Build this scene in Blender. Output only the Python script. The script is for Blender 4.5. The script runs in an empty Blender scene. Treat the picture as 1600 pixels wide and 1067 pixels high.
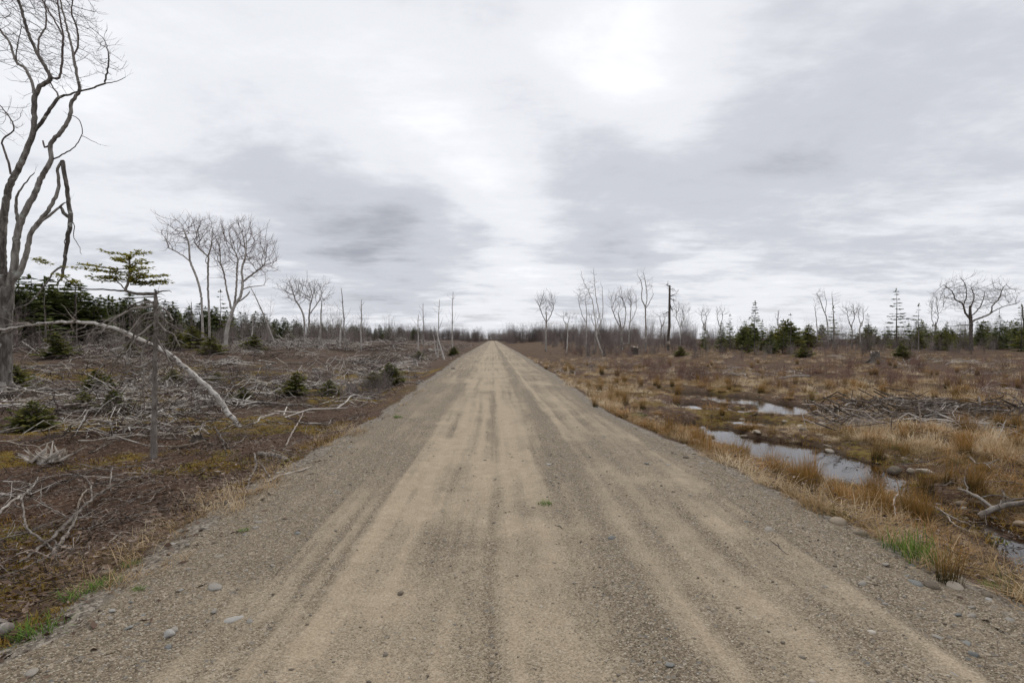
import bpy, math, random
import numpy as np
from mathutils import Vector, Matrix

random.seed(7)
rng = np.random.default_rng(11)
C = bpy.context.scene.collection
SC = bpy.context.scene

# ------------------------------------------------------------------ camera
FPX, CX, CY, CAMH = 889.0, 800.0, 533.5, 1.70
YAW, PITCH = math.atan(30 / FPX), math.atan(4.5 / FPX)
FW = np.array([math.sin(YAW) * math.cos(PITCH), math.cos(YAW) * math.cos(PITCH), -math.sin(PITCH)])
RT = np.array([math.cos(YAW), -math.sin(YAW), 0.0])
UP = np.cross(RT, FW)
cam = bpy.data.cameras.new('camera')
cam.sensor_width = 36
cam.lens = FPX * 36 / 1600
cam.clip_start, cam.clip_end = 0.05, 5000
cob = bpy.data.objects.new('camera', cam)
C.objects.link(cob)
cob.matrix_world = Matrix(((RT[0], UP[0], -FW[0], 0), (RT[1], UP[1], -FW[1], 0), (RT[2], UP[2], -FW[2], CAMH), (0, 0, 0, 1)))
SC.camera = cob
SC.render.resolution_x, SC.render.resolution_y = 1024, 682

# ------------------------------------------------------------------ world, sun, exposure
SUN_EL, SUN_AZ = math.radians(48), math.radians(16)      # azimuth measured from +Y towards +X
SC.view_settings.view_transform = 'Standard'
SC.view_settings.look = 'None'
SC.view_settings.gamma = 1
SC.view_settings.exposure = 0.22
SC.cycles.max_bounces = 6
SC.cycles.diffuse_bounces = 3
SC.cycles.glossy_bounces = 2
SC.cycles.transmission_bounces = 3
SC.cycles.transparent_max_bounces = 6
SC.cycles.use_adaptive_sampling = True
SC.cycles.adaptive_threshold = 0.02
SC.cycles.use_denoising = True

sd = bpy.data.lights.new('sun', 'SUN')
sd.energy, sd.angle, sd.color = 1.5, math.radians(22), (1.0, 0.96, 0.9)
so = bpy.data.objects.new('sun', sd)
C.objects.link(so)
so.rotation_euler = (Vector((math.sin(SUN_AZ) * math.cos(SUN_EL), math.cos(SUN_AZ) * math.cos(SUN_EL), math.sin(SUN_EL)))).to_track_quat('Z', 'Y').to_euler()
so.location = (20, 60, 60)


class NT:
    """Small helper for building node trees."""
    def __init__(s, tree):
        s.t = tree
        s.n = tree.nodes
        s.l = tree.links

    def add(s, typ, **kw):
        nd = s.n.new(typ)
        for k, v in kw.items():
            setattr(nd, k, v)
        return nd

    def put(s, sock, v):
        if isinstance(v, bpy.types.NodeSocket):
            s.l.new(v, sock)
        else:
            sock.default_value = v

    def math(s, op, a, b=0.0, c=None, clamp=False):
        nd = s.add('ShaderNodeMath', operation=op, use_clamp=clamp)
        s.put(nd.inputs[0], a)
        s.put(nd.inputs[1], b)
        if c is not None:
            s.put(nd.inputs[2], c)
        return nd.outputs[0]

    def vmath(s, op, a, b=(0, 0, 0), scale=None):
        nd = s.add('ShaderNodeVectorMath', operation=op)
        s.put(nd.inputs[0], a)
        s.put(nd.inputs[1], b)
        if scale is not None:
            s.put(nd.inputs[3], scale)
        return nd.outputs['Value'] if op in ('DOT_PRODUCT', 'LENGTH') else nd.outputs[0]

    def noise(s, vec, scale, detail=4, rough=0.55, dist=0.0, color=False):
        nd = s.add('ShaderNodeTexNoise')
        if vec is not None:
            s.put(nd.inputs['Vector'], vec)
        s.put(nd.inputs['Scale'], scale)
        s.put(nd.inputs['Detail'], detail)
        s.put(nd.inputs['Roughness'], rough)
        s.put(nd.inputs['Distortion'], dist)
        return nd.outputs['Color'] if color else nd.outputs['Fac']

    def voronoi(s, vec, scale, out='Distance', feature='F1'):
        nd = s.add('ShaderNodeTexVoronoi', feature=feature)
        if vec is not None:
            s.put(nd.inputs['Vector'], vec)
        s.put(nd.inputs['Scale'], scale)
        return nd.outputs[out]

    def ramp(s, fac, stops, interp='LINEAR'):
        nd = s.add('ShaderNodeValToRGB')
        cr = nd.color_ramp
        cr.interpolation = interp
        while len(cr.elements) < len(stops):
            cr.elements.new(0.5)
        for e, (p, c) in zip(cr.elements, stops):
            e.position = p
            e.color = (*c, 1) if len(c) == 3 else c
        s.put(nd.inputs[0], fac)
        return nd.outputs[0]

    def mix(s, fac, a, b, blend='MIX'):
        nd = s.add('ShaderNodeMix', data_type='RGBA', blend_type=blend)
        s.put(nd.inputs[0], fac)
        s.put(nd.inputs[6], a if isinstance(a, bpy.types.NodeSocket) else (*a, 1))
        s.put(nd.inputs[7], b if isinstance(b, bpy.types.NodeSocket) else (*b, 1))
        return nd.outputs[2]

    def mrange(s, v, a, b, c=0.0, d=1.0):
        nd = s.add('ShaderNodeMapRange')
        for i, x in enumerate((v, a, b, c, d)):
            s.put(nd.inputs[i], x)
        return nd.outputs[0]


def pix_dir(px, py):
    d = FW + (px - CX) / FPX * RT - (py - CY) / FPX * UP
    return d / np.linalg.norm(d)


world = bpy.data.worlds.new('World')
SC.world = world
world.use_nodes = True
w = NT(world.node_tree)
world.cycles.sampling_method = 'NONE'
w.n.clear()
out = w.add('ShaderNodeOutputWorld')
bg = w.add('ShaderNodeBackground')
bg.inputs['Strength'].default_value = 0.1
sky = w.add('ShaderNodeTexSky', sky_type='NISHITA')
sky.sun_disc = False
sky.sun_elevation = SUN_EL
sky.sun_rotation = SUN_AZ
sky.dust_density = 2.0
tc = w.add('ShaderNodeTexCoord')
D = tc.outputs['Generated']
sep = w.add('ShaderNodeSeparateXYZ')
w.put(sep.inputs[0], D)
zc = w.math('ADD', w.math('MAXIMUM', sep.outputs[2], 0.0), 0.13)
cmb = w.add('ShaderNodeCombineXYZ')
w.put(cmb.inputs[0], w.math('DIVIDE', sep.outputs[0], zc))
w.put(cmb.inputs[1], w.math('DIVIDE', sep.outputs[1], zc))
cmb.inputs[2].default_value = 3.7
P = cmb.outputs[0]
n_big = w.noise(P, 0.55, 2, 0.5, 0.35)
n_mid = w.noise(P, 1.6, 5, 0.62, 0.25)
n_str = w.noise(w.vmath('MULTIPLY', P, (0.55, 1.0, 1.0)), 3.4, 6, 0.66, 0.0)
# clouds: warped viewing direction so that the soft cloud masses get ragged outlines
warp = w.vmath('SUBTRACT', w.noise(P, 0.9, 3, 0.6, 0.0, color=True), (0.5, 0.5, 0.5))
DW = w.vmath('NORMALIZE', w.vmath('ADD', D, w.vmath('SCALE', warp, scale=0.20)))
BLOBS = [  # px, py, half-width in degrees, amount
    (1000, 120, 6.0, 0.22), (900, 30, 9.0, 0.10), (745, 335, 4.5, 0.20), (700, 250, 4.5, 0.08), (600, 60, 9.0, 0.08), (400, 50, 10.0, 0.06),
    (190, 235, 6.0, 0.08), (110, 40, 10.0, 0.12), (790, 425, 4.5, 0.12), (560, 250, 6, 0.06), (1130, 430, 7, 0.07), (1500, 420, 7, 0.06),
    (645, 366, 5.0, -0.24), (560, 340, 5.5, -0.18), (735, 392, 3.2, -0.14), (290, 190, 7.5, -0.12), (420, 240, 6.0, -0.10),
    (850, 180, 5.0, -0.08), (900, 265, 5.0, -0.09), (1030, 290, 6.0, -0.09), (1150, 225, 6.0, -0.08), (1290, 190, 7.0, -0.07), (1480, 270, 8.0, -0.07),
    (960, 372, 4.0, -0.16), (1230, 345, 6.0, -0.06), (1400, 60, 9.0, -0.05)]
val = w.math('ADD', 0.555, w.math('MULTIPLY', w.math('SUBTRACT', n_big, 0.5), 0.30))
val = w.math('ADD', val, w.math('MULTIPLY', w.math('SUBTRACT', n_mid, 0.5), 0.52))
val = w.math('ADD', val, w.math('MULTIPLY', w.math('SUBTRACT', n_str, 0.5), w.mrange(sep.outputs[2], 0.02, 0.25, 0.70, 0.26)))
for px, py, hw, amt in BLOBS:
    dp = w.vmath('DOT_PRODUCT', DW, tuple(pix_dir(px, py)))
    val = w.math('MULTIPLY_ADD', w.math('POWER', dp, 0.5 + round(math.log(0.5) / math.log(math.cos(math.radians(hw))))), amt, val)
ccol = w.ramp(val, [(0.12, (0.33, 0.345, 0.39)), (0.42, (0.53, 0.548, 0.598)), (0.64, (0.735, 0.75, 0.79)), (0.92, (0.92, 0.93, 0.955))], 'EASE')
cover = w.mrange(w.math('ADD', n_str, w.math('MULTIPLY', sep.outputs[2], 1.5)), 0.30, 0.5, 0.80, 0.985)
wcol = w.mix(cover, sky.outputs[0], w.vmath('SCALE', ccol, scale=10.0))
w.put(bg.inputs['Color'], wcol)
w.l.new(bg.outputs[0], out.inputs[0])

# ------------------------------------------------------------------ numeric helpers
_perm = np.random.default_rng(5).permutation(4096)
_vals = np.random.default_rng(6).random(4096)


def vnoise(x, y):
    x, y = np.asarray(x, float), np.asarray(y, float)
    xi, yi = np.floor(x).astype(int), np.floor(y).astype(int)
    u, v = x - xi, y - yi
    u, v = u * u * (3 - 2 * u), v * v * (3 - 2 * v)
    h = lambda i, j: _vals[_perm[(_perm[i & 4095] + j) & 4095]]
    return (h(xi, yi) * (1 - u) + h(xi + 1, yi) * u) * (1 - v) + (h(xi, yi + 1) * (1 - u) + h(xi + 1, yi + 1) * u) * v


def fbm(x, y, o=4, seed=0):
    x, y = np.asarray(x, float), np.asarray(y, float)
    s, a, t = 0, 1.0, 0
    for i in range(o):
        s = s + a * vnoise(x + 17.3 * (i + seed), y - 9.7 * (i + 2 * seed))
        t += a
        a *= 0.5
        x, y = x * 2.03, y * 2.03
    return s / t - 0.5


def sm(a, b, x):
    t = np.clip((np.asarray(x, float) - a) / (b - a), 0, 1)
    return t * t * (3 - 2 * t)


def edges(y):
    y = np.asarray(y, float)
    xl = np.interp(y, [-20, 0, 3, 4.5, 8, 12, 20, 55, 300, 2000], [-2.5, -2.5, -2.45, -2.6, -2.45, -2.4, -2.4, -2.9, -3.1, -3.1])
    xr = np.interp(y, [-20, 0, 3.5, 8, 14, 30, 60, 300, 2000], [3.4, 3.4, 3.3, 2.85, 2.5, 2.8, 3.0, 3.1, 3.1])
    return xl + 0.55 * fbm(y * 0.7, 3.1, 5), xr + 0.60 * fbm(y * 0.7, 8.4, 5, 2)


WATER = -0.70


def pix_plane(px, py, z):
    d = pix_dir(px, py)
    t = (z - CAMH) / d[2]
    return np.array([d[0] * t, d[1] * t])


# the wet ditch: capsules (two pixels on the water surface and a width in metres)
CAPS = []
for a, b, wd in [((1165, 692), (1215, 702), 0.46), ((1215, 702), (1275, 722), 0.58), ((1275, 722), (1345, 748), 0.42), ((1345, 748), (1420, 775), 0.02),
                 ((1420, 775), (1520, 812), -0.03), ((1520, 812), (1620, 862), 0.02), ((1620, 862), (1720, 940), 0.16),
                 ((1150, 659), (1190, 664), 0.36), ((1112, 672), (1128, 676), 0.26), ((1190, 645), (1222, 646), 0.55), ((1215, 634), (1225, 640), 0.40),
                 ((1145, 624), (1160, 629), 0.6), ((1094, 636), (1108, 640), 0.45), ((1078, 617), (1098, 620), 0.6), ((1120, 621), (1128, 622), 0.4), ((1070, 665), (1076, 668), 0.2)]:
    CAPS.append((pix_plane(*a, WATER), pix_plane(*b, WATER), wd * 1.35 + 0.10))


def water_dist(x, y):
    """Signed distance to the nearest pool: negative inside."""
    best = np.full(np.broadcast(x, y).shape, 99.0)
    for a, b, wd in CAPS:
        ab = b - a
        t = np.clip(((x - a[0]) * ab[0] + (y - a[1]) * ab[1]) / (ab @ ab), 0, 1)
        best = np.minimum(best, np.hypot(x - a[0] - t * ab[0], y - a[1] - t * ab[1]) - wd)
    return best


def H(x, y):
    x, y = np.asarray(x, float), np.asarray(y, float)
    xl, xr = edges(y)
    r = np.hypot(x, y)
    tl, tr = xl - x, x - xr
    z = 0.03 * fbm(x * 0.5, y * 0.12, 3, 4)
    z = z - 0.42 * sm(-0.1, 1.7, tl) - 0.52 * sm(-0.1, 1.5, tr)
    lat = sm(3, 26, np.abs(x))
    z = z + np.where(x < 0, 1.25 * sm(12, 62, r), 1.05 * sm(24, 75, r)) * lat
    outside = sm(0.1, 1.2, np.maximum(tl, tr))
    z = z + outside * (0.20 * fbm(x * 0.35, y * 0.35, 3, 7) + np.where(x > 0, 0.30, 0.17) * fbm(x * 1.3, y * 1.3, 3, 9) + 0.05 * fbm(x * 5, y * 5, 2, 3))
    wdst = water_dist(x, y) + 0.42 * fbm(x * 1.5, y * 1.5, 4, 12) + 0.30 * fbm(x * 4.2, y * 4.2, 3, 14)
    near = (1 - sm(0.0, 1.5, wdst)) * sm(0.2, 1.0, tr)
    # keep the right hand field above the water except in the pools
    lowcap = np.where((x > 0) & (tr > 0.6), np.maximum(z, WATER + 0.07 + 0.05 * fbm(x * 3, y * 3, 2)), z)
    return lowcap * (1 - near) + near * (WATER - 0.14 + 0.26 * sm(-0.25, 0.5, wdst))


def gz(x, y):
    return float(H(np.array([x]), np.array([y]))[0])


def ground_hit(px, py):
    z = -0.4
    for _ in range(10):
        q = pix_plane(px, py, z) if pix_dir(px, py)[2] < -0.004 else pix_dir(px, py)[:2] * 150
        z = 0.5 * z + 0.5 * gz(*q)
    return np.array([q[0], q[1], gz(*q)])


def at_depth(px, py, Y):
    d = pix_dir(px, py)
    t = Y / d[1]
    return np.array([d[0] * t, Y, CAMH + d[2] * t])


def polar(n, d0, d1, a0, a1, power=1.0):
    """n ground points between two distances and two bearings, thinning out with distance."""
    u = rng.random(n)
    if power == 1.0:
        r = d0 * (d1 / d0) ** u
    else:
        k = 1 - power
        r = (d0 ** k + u * (d1 ** k - d0 ** k)) ** (1 / k)
    a = np.radians(a0 + (a1 - a0) * rng.random(n))
    return r * np.sin(a), r * np.cos(a)


# ------------------------------------------------------------------ mesh helpers
def mesh_np(name, V, F, attrs=None, mat=None, smooth=False):
    """Mesh from an (n,3) vertex array and an (m,3) or (m,4) face array."""
    V, F = np.asarray(V, np.float32), np.asarray(F, np.int32)
    me = bpy.data.meshes.new(name)
    k = F.shape[1]
    me.vertices.add(len(V))
    me.vertices.foreach_set('co', V.ravel())
    me.loops.add(F.size)
    me.loops.foreach_set('vertex_index', F.ravel())
    me.polygons.add(len(F))
    me.polygons.foreach_set('loop_start', np.arange(0, F.size, k, dtype=np.int32))
    me.polygons.foreach_set('loop_total', np.full(len(F), k, np.int32))
    if smooth:
        me.polygons.foreach_set('use_smooth', np.ones(len(F), bool))
    for nm, a in (attrs or {}).items():
        at = me.attributes.new(nm, 'FLOAT', 'POINT')
        at.data.foreach_set('value', np.asarray(a, np.float32))
    me.update(calc_edges=True)
    if mat:
        me.materials.append(mat)
    return me


def link(name, data, parent=None, loc=None, label=None, cat=None, group=None, kind=None):
    o = bpy.data.objects.new(name, data)
    C.objects.link(o)
    if parent:
        o.parent = parent
    if loc is not None:
        o.location = loc
    return tag(o, label, cat, group, kind)


def tag(o, label=None, cat=None, group=None, kind=None):
    for k, v in (('label', label), ('category', cat), ('group', group), ('kind', kind)):
        if v:
            o[k] = v
    return o


def copy_tree(o, parent=None):
    c = o.copy()
    C.objects.link(c)
    c.parent = parent
    for ch in [q for q in bpy.data.objects if q.parent == o]:
        copy_tree(ch, c)
    return c


class Tubes:
    """Collects tapered tubes (all quads) with a 'rnd' value for each and 't' along it."""
    def __init__(s):
        s.V, s.F, s.R, s.T, s.n = [], [], [], [], 0

    def add(s, pts, rad, sides=5, rnd=None, cap=True):
        pts = np.asarray(pts, float)
        k = len(pts)
        rad = np.broadcast_to(np.asarray(rad, float), (k,))
        tan = np.gradient(pts, axis=0)
        tan /= np.linalg.norm(tan, axis=1)[:, None] + 1e-9
        m = tan.mean(0)
        ref = np.array([0, 0, 1.0]) if abs(m[2]) < 0.8 * np.linalg.norm(m) + 1e-9 else np.array([1.0, 0.1, 0])
        a = np.cross(tan, ref)
        a /= np.linalg.norm(a, axis=1)[:, None] + 1e-9
        b = np.cross(tan, a)
        th = np.arange(sides) * 2 * math.pi / sides
        ring = pts[:, None] + rad[:, None, None] * (a[:, None] * np.cos(th)[None, :, None] + b[:, None] * np.sin(th)[None, :, None])
        s.V.append(ring.reshape(-1, 3))
        i = np.arange(k - 1)[:, None] * sides
        j = np.arange(sides)[None]
        jn = (j + 1) % sides
        f = np.stack([i + j, i + jn, i + sides + jn, i + sides + j], -1).reshape(-1, 4) + s.n
        s.F.append(f)
        nv = k * sides
        if cap and sides >= 4:
            for e0 in (0, (k - 1) * sides):
                if rad[0 if e0 == 0 else -1] > 0.012:
                    cidx = s.n + nv
                    s.V.append(pts[0 if e0 == 0 else -1][None])
                    nv += 1
                    q = np.array([[s.n + e0 + jj, s.n + e0 + (jj + 1) % sides, cidx, cidx] for jj in range(sides)])
                    s.F.append(q[:, :4])
        s.R.append(np.full(nv, random.random() if rnd is None else rnd))
        tt = np.repeat(np.linspace(0, 1, k), sides)
        s.T.append(np.concatenate([tt, np.zeros(nv - len(tt))]))
        s.n += nv

    def mesh(s, name, mat, smooth=True):
        F = np.concatenate(s.F)
        tri = F[:, 2] == F[:, 3]
        V = np.concatenate(s.V)
        at = {'rnd': np.concatenate(s.R), 't': np.concatenate(s.T)}
        if tri.any():   # caps: split everything to triangles
            q = F[~tri]
            F = np.concatenate([q[:, [0, 1, 2]], q[:, [0, 2, 3]], F[tri][:, :3]])
        return mesh_np(name, V, F, at, mat, smooth)

    def arrays(s):
        F = np.concatenate(s.F)
        tri = F[:, 2] == F[:, 3]
        q = F[~tri]
        F = np.concatenate([q[:, [0, 1, 2]], q[:, [0, 2, 3]], F[tri][:, :3]])
        return np.concatenate(s.V), F, np.concatenate(s.T)


def scatter(bases, pos, yaw, scale, which, tilt=0.0, zscale=None, rnd=None):
    """Joins many transformed copies of the base meshes (V, F, T) into arrays."""
    Vs, Fs, Rs, Ts, n0 = [], [], [], [], 0
    pos = np.asarray(pos)
    rnd = rng.random(len(pos)) if rnd is None else rnd
    zscale = np.ones(len(pos)) if zscale is None else zscale
    tx, ty = rng.normal(0, 1, (2, len(pos))) * tilt
    for bi, (V, F, T) in enumerate(bases):
        k = np.where(which == bi)[0]
        if not len(k):
            continue
        c, s_ = np.cos(yaw[k]), np.sin(yaw[k])
        x = (V[None, :, 0] * c[:, None] - V[None, :, 1] * s_[:, None]) * scale[k][:, None]
        y = (V[None, :, 0] * s_[:, None] + V[None, :, 1] * c[:, None]) * scale[k][:, None]
        z = V[None, :, 2] * (scale[k] * zscale[k])[:, None]
        z2 = z + x * tx[k][:, None] + y * ty[k][:, None]
        Vs.append((np.stack([x, y, z2], -1) + pos[k][:, None]).reshape(-1, 3))
        Fs.append((F[None] + (np.arange(len(k)) * len(V))[:, None, None]).reshape(-1, F.shape[1]) + n0)
        Rs.append(np.repeat(rnd[k], len(V)))
        Ts.append(np.tile(T, len(k)))
        n0 += len(k) * len(V)
    return np.concatenate(Vs), np.concatenate(Fs), {'rnd': np.concatenate(Rs), 't': np.concatenate(Ts)}


# ------------------------------------------------------------------ materials
def pmat(name, rough=0.9, spec=0.2):
    m = bpy.data.materials.new(name)
    m.use_nodes = True
    nt = NT(m.node_tree)
    bs = nt.n['Principled BSDF']
    bs.inputs['Roughness'].default_value = rough
    bs.inputs['Specular IOR Level'].default_value = spec
    return m, nt, bs


def attr(nt, name):
    return nt.add('ShaderNodeAttribute', attribute_name=name).outputs['Fac']


def objrnd(nt):
    return nt.add('ShaderNodeObjectInfo').outputs['Random']


def coords(nt, kind='Object'):
    return nt.add('ShaderNodeTexCoord').outputs[kind]


def bump(nt, bs, h, strength=0.5, dist=0.02):
    b = nt.add('ShaderNodeBump')
    b.inputs['Strength'].default_value = strength
    b.inputs['Distance'].default_value = dist
    nt.put(b.inputs['Height'], h)
    nt.l.new(b.outputs[0], bs.inputs['Normal'])


def wood_mat(name, stops, scale=(9, 9, 2), rough=0.9, patch=None, bdist=0.01, objvar=0.35):
    """Streaky wood or bark: noise stretched along z, a value for each tube or object."""
    m, nt, bs = pmat(name, rough, 0.15)
    v = nt.vmath('MULTIPLY', coords(nt), scale)
    n = nt.noise(v, 1.0, 5, 0.6, 0.4)
    f = nt.math('ADD', nt.math('MULTIPLY', n, 1.25), nt.math('MULTIPLY', nt.math('SUBTRACT', attr(nt, 'rnd'), 0.5), objvar))
    f = nt.math('ADD', f, nt.math('MULTIPLY', nt.math('SUBTRACT', objrnd(nt), 0.5), objvar * 0.6))
    f = nt.math('SUBTRACT', f, 0.12)
    col = nt.ramp(f, stops)
    if patch:
        p = nt.noise(nt.vmath('MULTIPLY', coords(nt), patch[0]), 1.0, 3, 0.6, 0.5)
        col = nt.mix(nt.mrange(p, patch[2], patch[2] + 0.06), col, patch[1])
    nt.put(bs.inputs['Base Color'], col)
    bump(nt, bs, n, 0.8, bdist)
    return m


def leaf_mat(name, stops, tipstops=None, transl=0.25, nscale=0.35):
    """Leaves and blades: colour by clump value and patchy noise; tipstops gives a gradient along the blade."""
    m, nt, bs = pmat(name, 0.75, 0.2)
    g = nt.add('ShaderNodeNewGeometry').outputs['Position']
    f = nt.math('ADD', nt.math('MULTIPLY', attr(nt, 'rnd'), 0.75), nt.math('MULTIPLY', nt.noise(g, nscale, 3), 0.65))
    f = nt.math('ADD', f, nt.math('MULTIPLY', objrnd(nt), 0.25))
    col = nt.ramp(nt.math('SUBTRACT', f, 0.3), stops)
    if tipstops:
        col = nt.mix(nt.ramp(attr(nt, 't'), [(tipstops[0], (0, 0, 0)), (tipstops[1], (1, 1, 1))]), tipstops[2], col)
    nt.put(bs.inputs['Base Color'], col)
    if transl:
        tr = nt.add('ShaderNodeBsdfTranslucent')
        nt.put(tr.inputs[0], col)
        mx = nt.add('ShaderNodeMixShader')
        mx.inputs[0].default_value = transl
        nt.l.new(bs.outputs[0], mx.inputs[1])
        nt.l.new(tr.outputs[0], mx.inputs[2])
        nt.l.new(mx.outputs[0], nt.n['Material Output'].inputs[0])
    return m


M = {}
M['grey_wood'] = wood_mat('weathered_wood', [(0.25, (0.075, 0.060, 0.05)), (0.5, (0.19, 0.163, 0.14)), (0.85, (0.42, 0.385, 0.345))])
M['pale_wood'] = wood_mat('split_wood', [(0.25, (0.15, 0.115, 0.085)), (0.5, (0.34, 0.29, 0.24)), (0.85, (0.58, 0.53, 0.47))])
M['slash'] = wood_mat('slash_wood', [(0.12, (0.03, 0.021, 0.017)), (0.48, (0.085, 0.063, 0.051)), (0.72, (0.17, 0.138, 0.119)), (0.90, (0.36, 0.32, 0.285)), (1.0, (0.54, 0.50, 0.455))], objvar=1.2)
M['dark_twig'] = wood_mat('dark_twig', [(0.2, (0.03, 0.023, 0.018)), (0.6, (0.085, 0.065, 0.053)), (0.85, (0.17, 0.14, 0.12)), (1.0, (0.36, 0.31, 0.27))], objvar=1.0)
M['maple_bark'] = wood_mat('grey_bark', [(0.25, (0.075, 0.066, 0.058)), (0.5, (0.20, 0.18, 0.16)), (0.8, (0.37, 0.345, 0.315))], (7, 7, 2.2), patch=((2.2, 2.2, 3.0), (0.33, 0.33, 0.30), 0.60), bdist=0.03)
M['birch_bark'] = wood_mat('birch_bark', [(0.2, (0.16, 0.14, 0.12)), (0.45, (0.36, 0.33, 0.295)), (0.8, (0.62, 0.585, 0.54))], (8, 8, 8), patch=((9, 9, 14), (0.07, 0.055, 0.045), 0.565))
M['spruce_bark'] = wood_mat('spruce_bark', [(0.25, (0.045, 0.036, 0.03)), (0.5, (0.12, 0.10, 0.085)), (0.8, (0.24, 0.215, 0.19))], (14, 14, 5), bdist=0.02)
M['pale_bark'] = wood_mat('pale_bark', [(0.25, (0.16, 0.14, 0.12)), (0.5, (0.33, 0.30, 0.27)), (0.8, (0.52, 0.49, 0.45))], (5, 5, 1.5))
M['twigs'] = wood_mat('crown_twigs', [(0.2, (0.075, 0.06, 0.055)), (0.6, (0.17, 0.14, 0.128)), (0.9, (0.27, 0.235, 0.215))], (3, 3, 3))
M['red_twigs'] = wood_mat('budding_twigs', [(0.2, (0.10, 0.06, 0.05)), (0.6, (0.21, 0.145, 0.12)), (0.9, (0.30, 0.23, 0.20))], (3, 3, 3))
M['red_shrub'] = wood_mat('red_shrub_stems', [(0.2, (0.09, 0.05, 0.042)), (0.6, (0.20, 0.115, 0.095)), (0.9, (0.30, 0.20, 0.17))], (3, 3, 3), objvar=0.6)
M['mauve_shrub'] = wood_mat('grey_shrub_stems', [(0.2, (0.10, 0.08, 0.074)), (0.6, (0.22, 0.18, 0.165)), (0.9, (0.34, 0.30, 0.275))], (3, 3, 3), objvar=0.6)
M['needles'] = leaf_mat('conifer_needles', [(0.1, (0.042, 0.062, 0.018)), (0.5, (0.095, 0.118, 0.032)), (0.9, (0.165, 0.172, 0.048))])
M['young_needles'] = leaf_mat('young_fir_needles', [(0.1, (0.06, 0.08, 0.02)), (0.5, (0.125, 0.14, 0.036)), (0.9, (0.21, 0.20, 0.056))], transl=0.4)
M['bent_needles'] = leaf_mat('bent_fir_needles', [(0.1, (0.10, 0.11, 0.018)), (0.5, (0.22, 0.215, 0.036)), (0.9, (0.36, 0.31, 0.06))], transl=0.45)
M['bush_needles'] = leaf_mat('bush_needles', [(0.1, (0.06, 0.075, 0.017)), (0.5, (0.125, 0.135, 0.03)), (0.9, (0.22, 0.195, 0.045))], transl=0.4)
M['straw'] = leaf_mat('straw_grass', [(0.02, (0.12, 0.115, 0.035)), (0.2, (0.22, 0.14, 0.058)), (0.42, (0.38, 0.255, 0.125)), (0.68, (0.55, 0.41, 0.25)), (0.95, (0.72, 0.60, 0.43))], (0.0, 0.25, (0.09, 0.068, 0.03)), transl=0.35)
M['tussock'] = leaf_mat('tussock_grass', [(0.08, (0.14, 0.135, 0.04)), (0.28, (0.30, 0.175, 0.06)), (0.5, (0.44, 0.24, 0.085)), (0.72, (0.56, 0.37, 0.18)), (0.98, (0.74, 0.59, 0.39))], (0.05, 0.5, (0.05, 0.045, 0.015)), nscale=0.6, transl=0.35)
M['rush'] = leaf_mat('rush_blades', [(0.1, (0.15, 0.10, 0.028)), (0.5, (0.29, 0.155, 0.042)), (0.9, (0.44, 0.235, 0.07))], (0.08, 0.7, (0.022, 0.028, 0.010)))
M['green_grass'] = leaf_mat('green_grass', [(0.1, (0.08, 0.15, 0.022)), (0.5, (0.13, 0.22, 0.035)), (0.9, (0.22, 0.28, 0.06))], (0.0, 0.5, (0.05, 0.085, 0.02)))
M['moss'] = leaf_mat('moss', [(0.1, (0.11, 0.06, 0.016)), (0.4, (0.23, 0.13, 0.026)), (0.65, (0.28, 0.18, 0.037)), (0.95, (0.19, 0.19, 0.042))], transl=0.1, nscale=1.2)
M['litter'] = leaf_mat('litter', [(0.05, (0.035, 0.020, 0.013)), (0.4, (0.09, 0.054, 0.035)), (0.75, (0.15, 0.10, 0.07)), (0.97, (0.32, 0.26, 0.21))], transl=0.0, nscale=2.0)


def stone_mat(name, stops, objvar=True):
    m, nt, bs = pmat(name, 0.85, 0.25)
    n = nt.noise(coords(nt), 9.0, 5, 0.6)
    f = nt.math('ADD', nt.math('MULTIPLY', n, 0.5), nt.math('MULTIPLY', objrnd(nt) if objvar else attr(nt, 'rnd'), 0.75))
    nt.put(bs.inputs['Base Color'], nt.ramp(f, stops))
    bump(nt, bs, n, 0.6, 0.01)
    return m


M['rock'] = stone_mat('tan_rock', [(0.2, (0.085, 0.07, 0.055)), (0.45, (0.18, 0.145, 0.105)), (0.7, (0.27, 0.22, 0.16)), (0.95, (0.40, 0.35, 0.285))])
M['slate'] = stone_mat('grey_slate', [(0.2, (0.13, 0.135, 0.13)), (0.45, (0.21, 0.21, 0.195)), (0.65, (0.28, 0.25, 0.21)), (0.8, (0.27, 0.245, 0.21)), (0.98, (0.34, 0.325, 0.30))])
M['gravel'] = stone_mat('gravel', [(0.15, (0.10, 0.078, 0.056)), (0.35, (0.17, 0.14, 0.104)), (0.5, (0.205, 0.185, 0.155)), (0.68, (0.28, 0.22, 0.15)), (0.85, (0.33, 0.28, 0.215)), (1.0, (0.44, 0.40, 0.34))], False)

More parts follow.
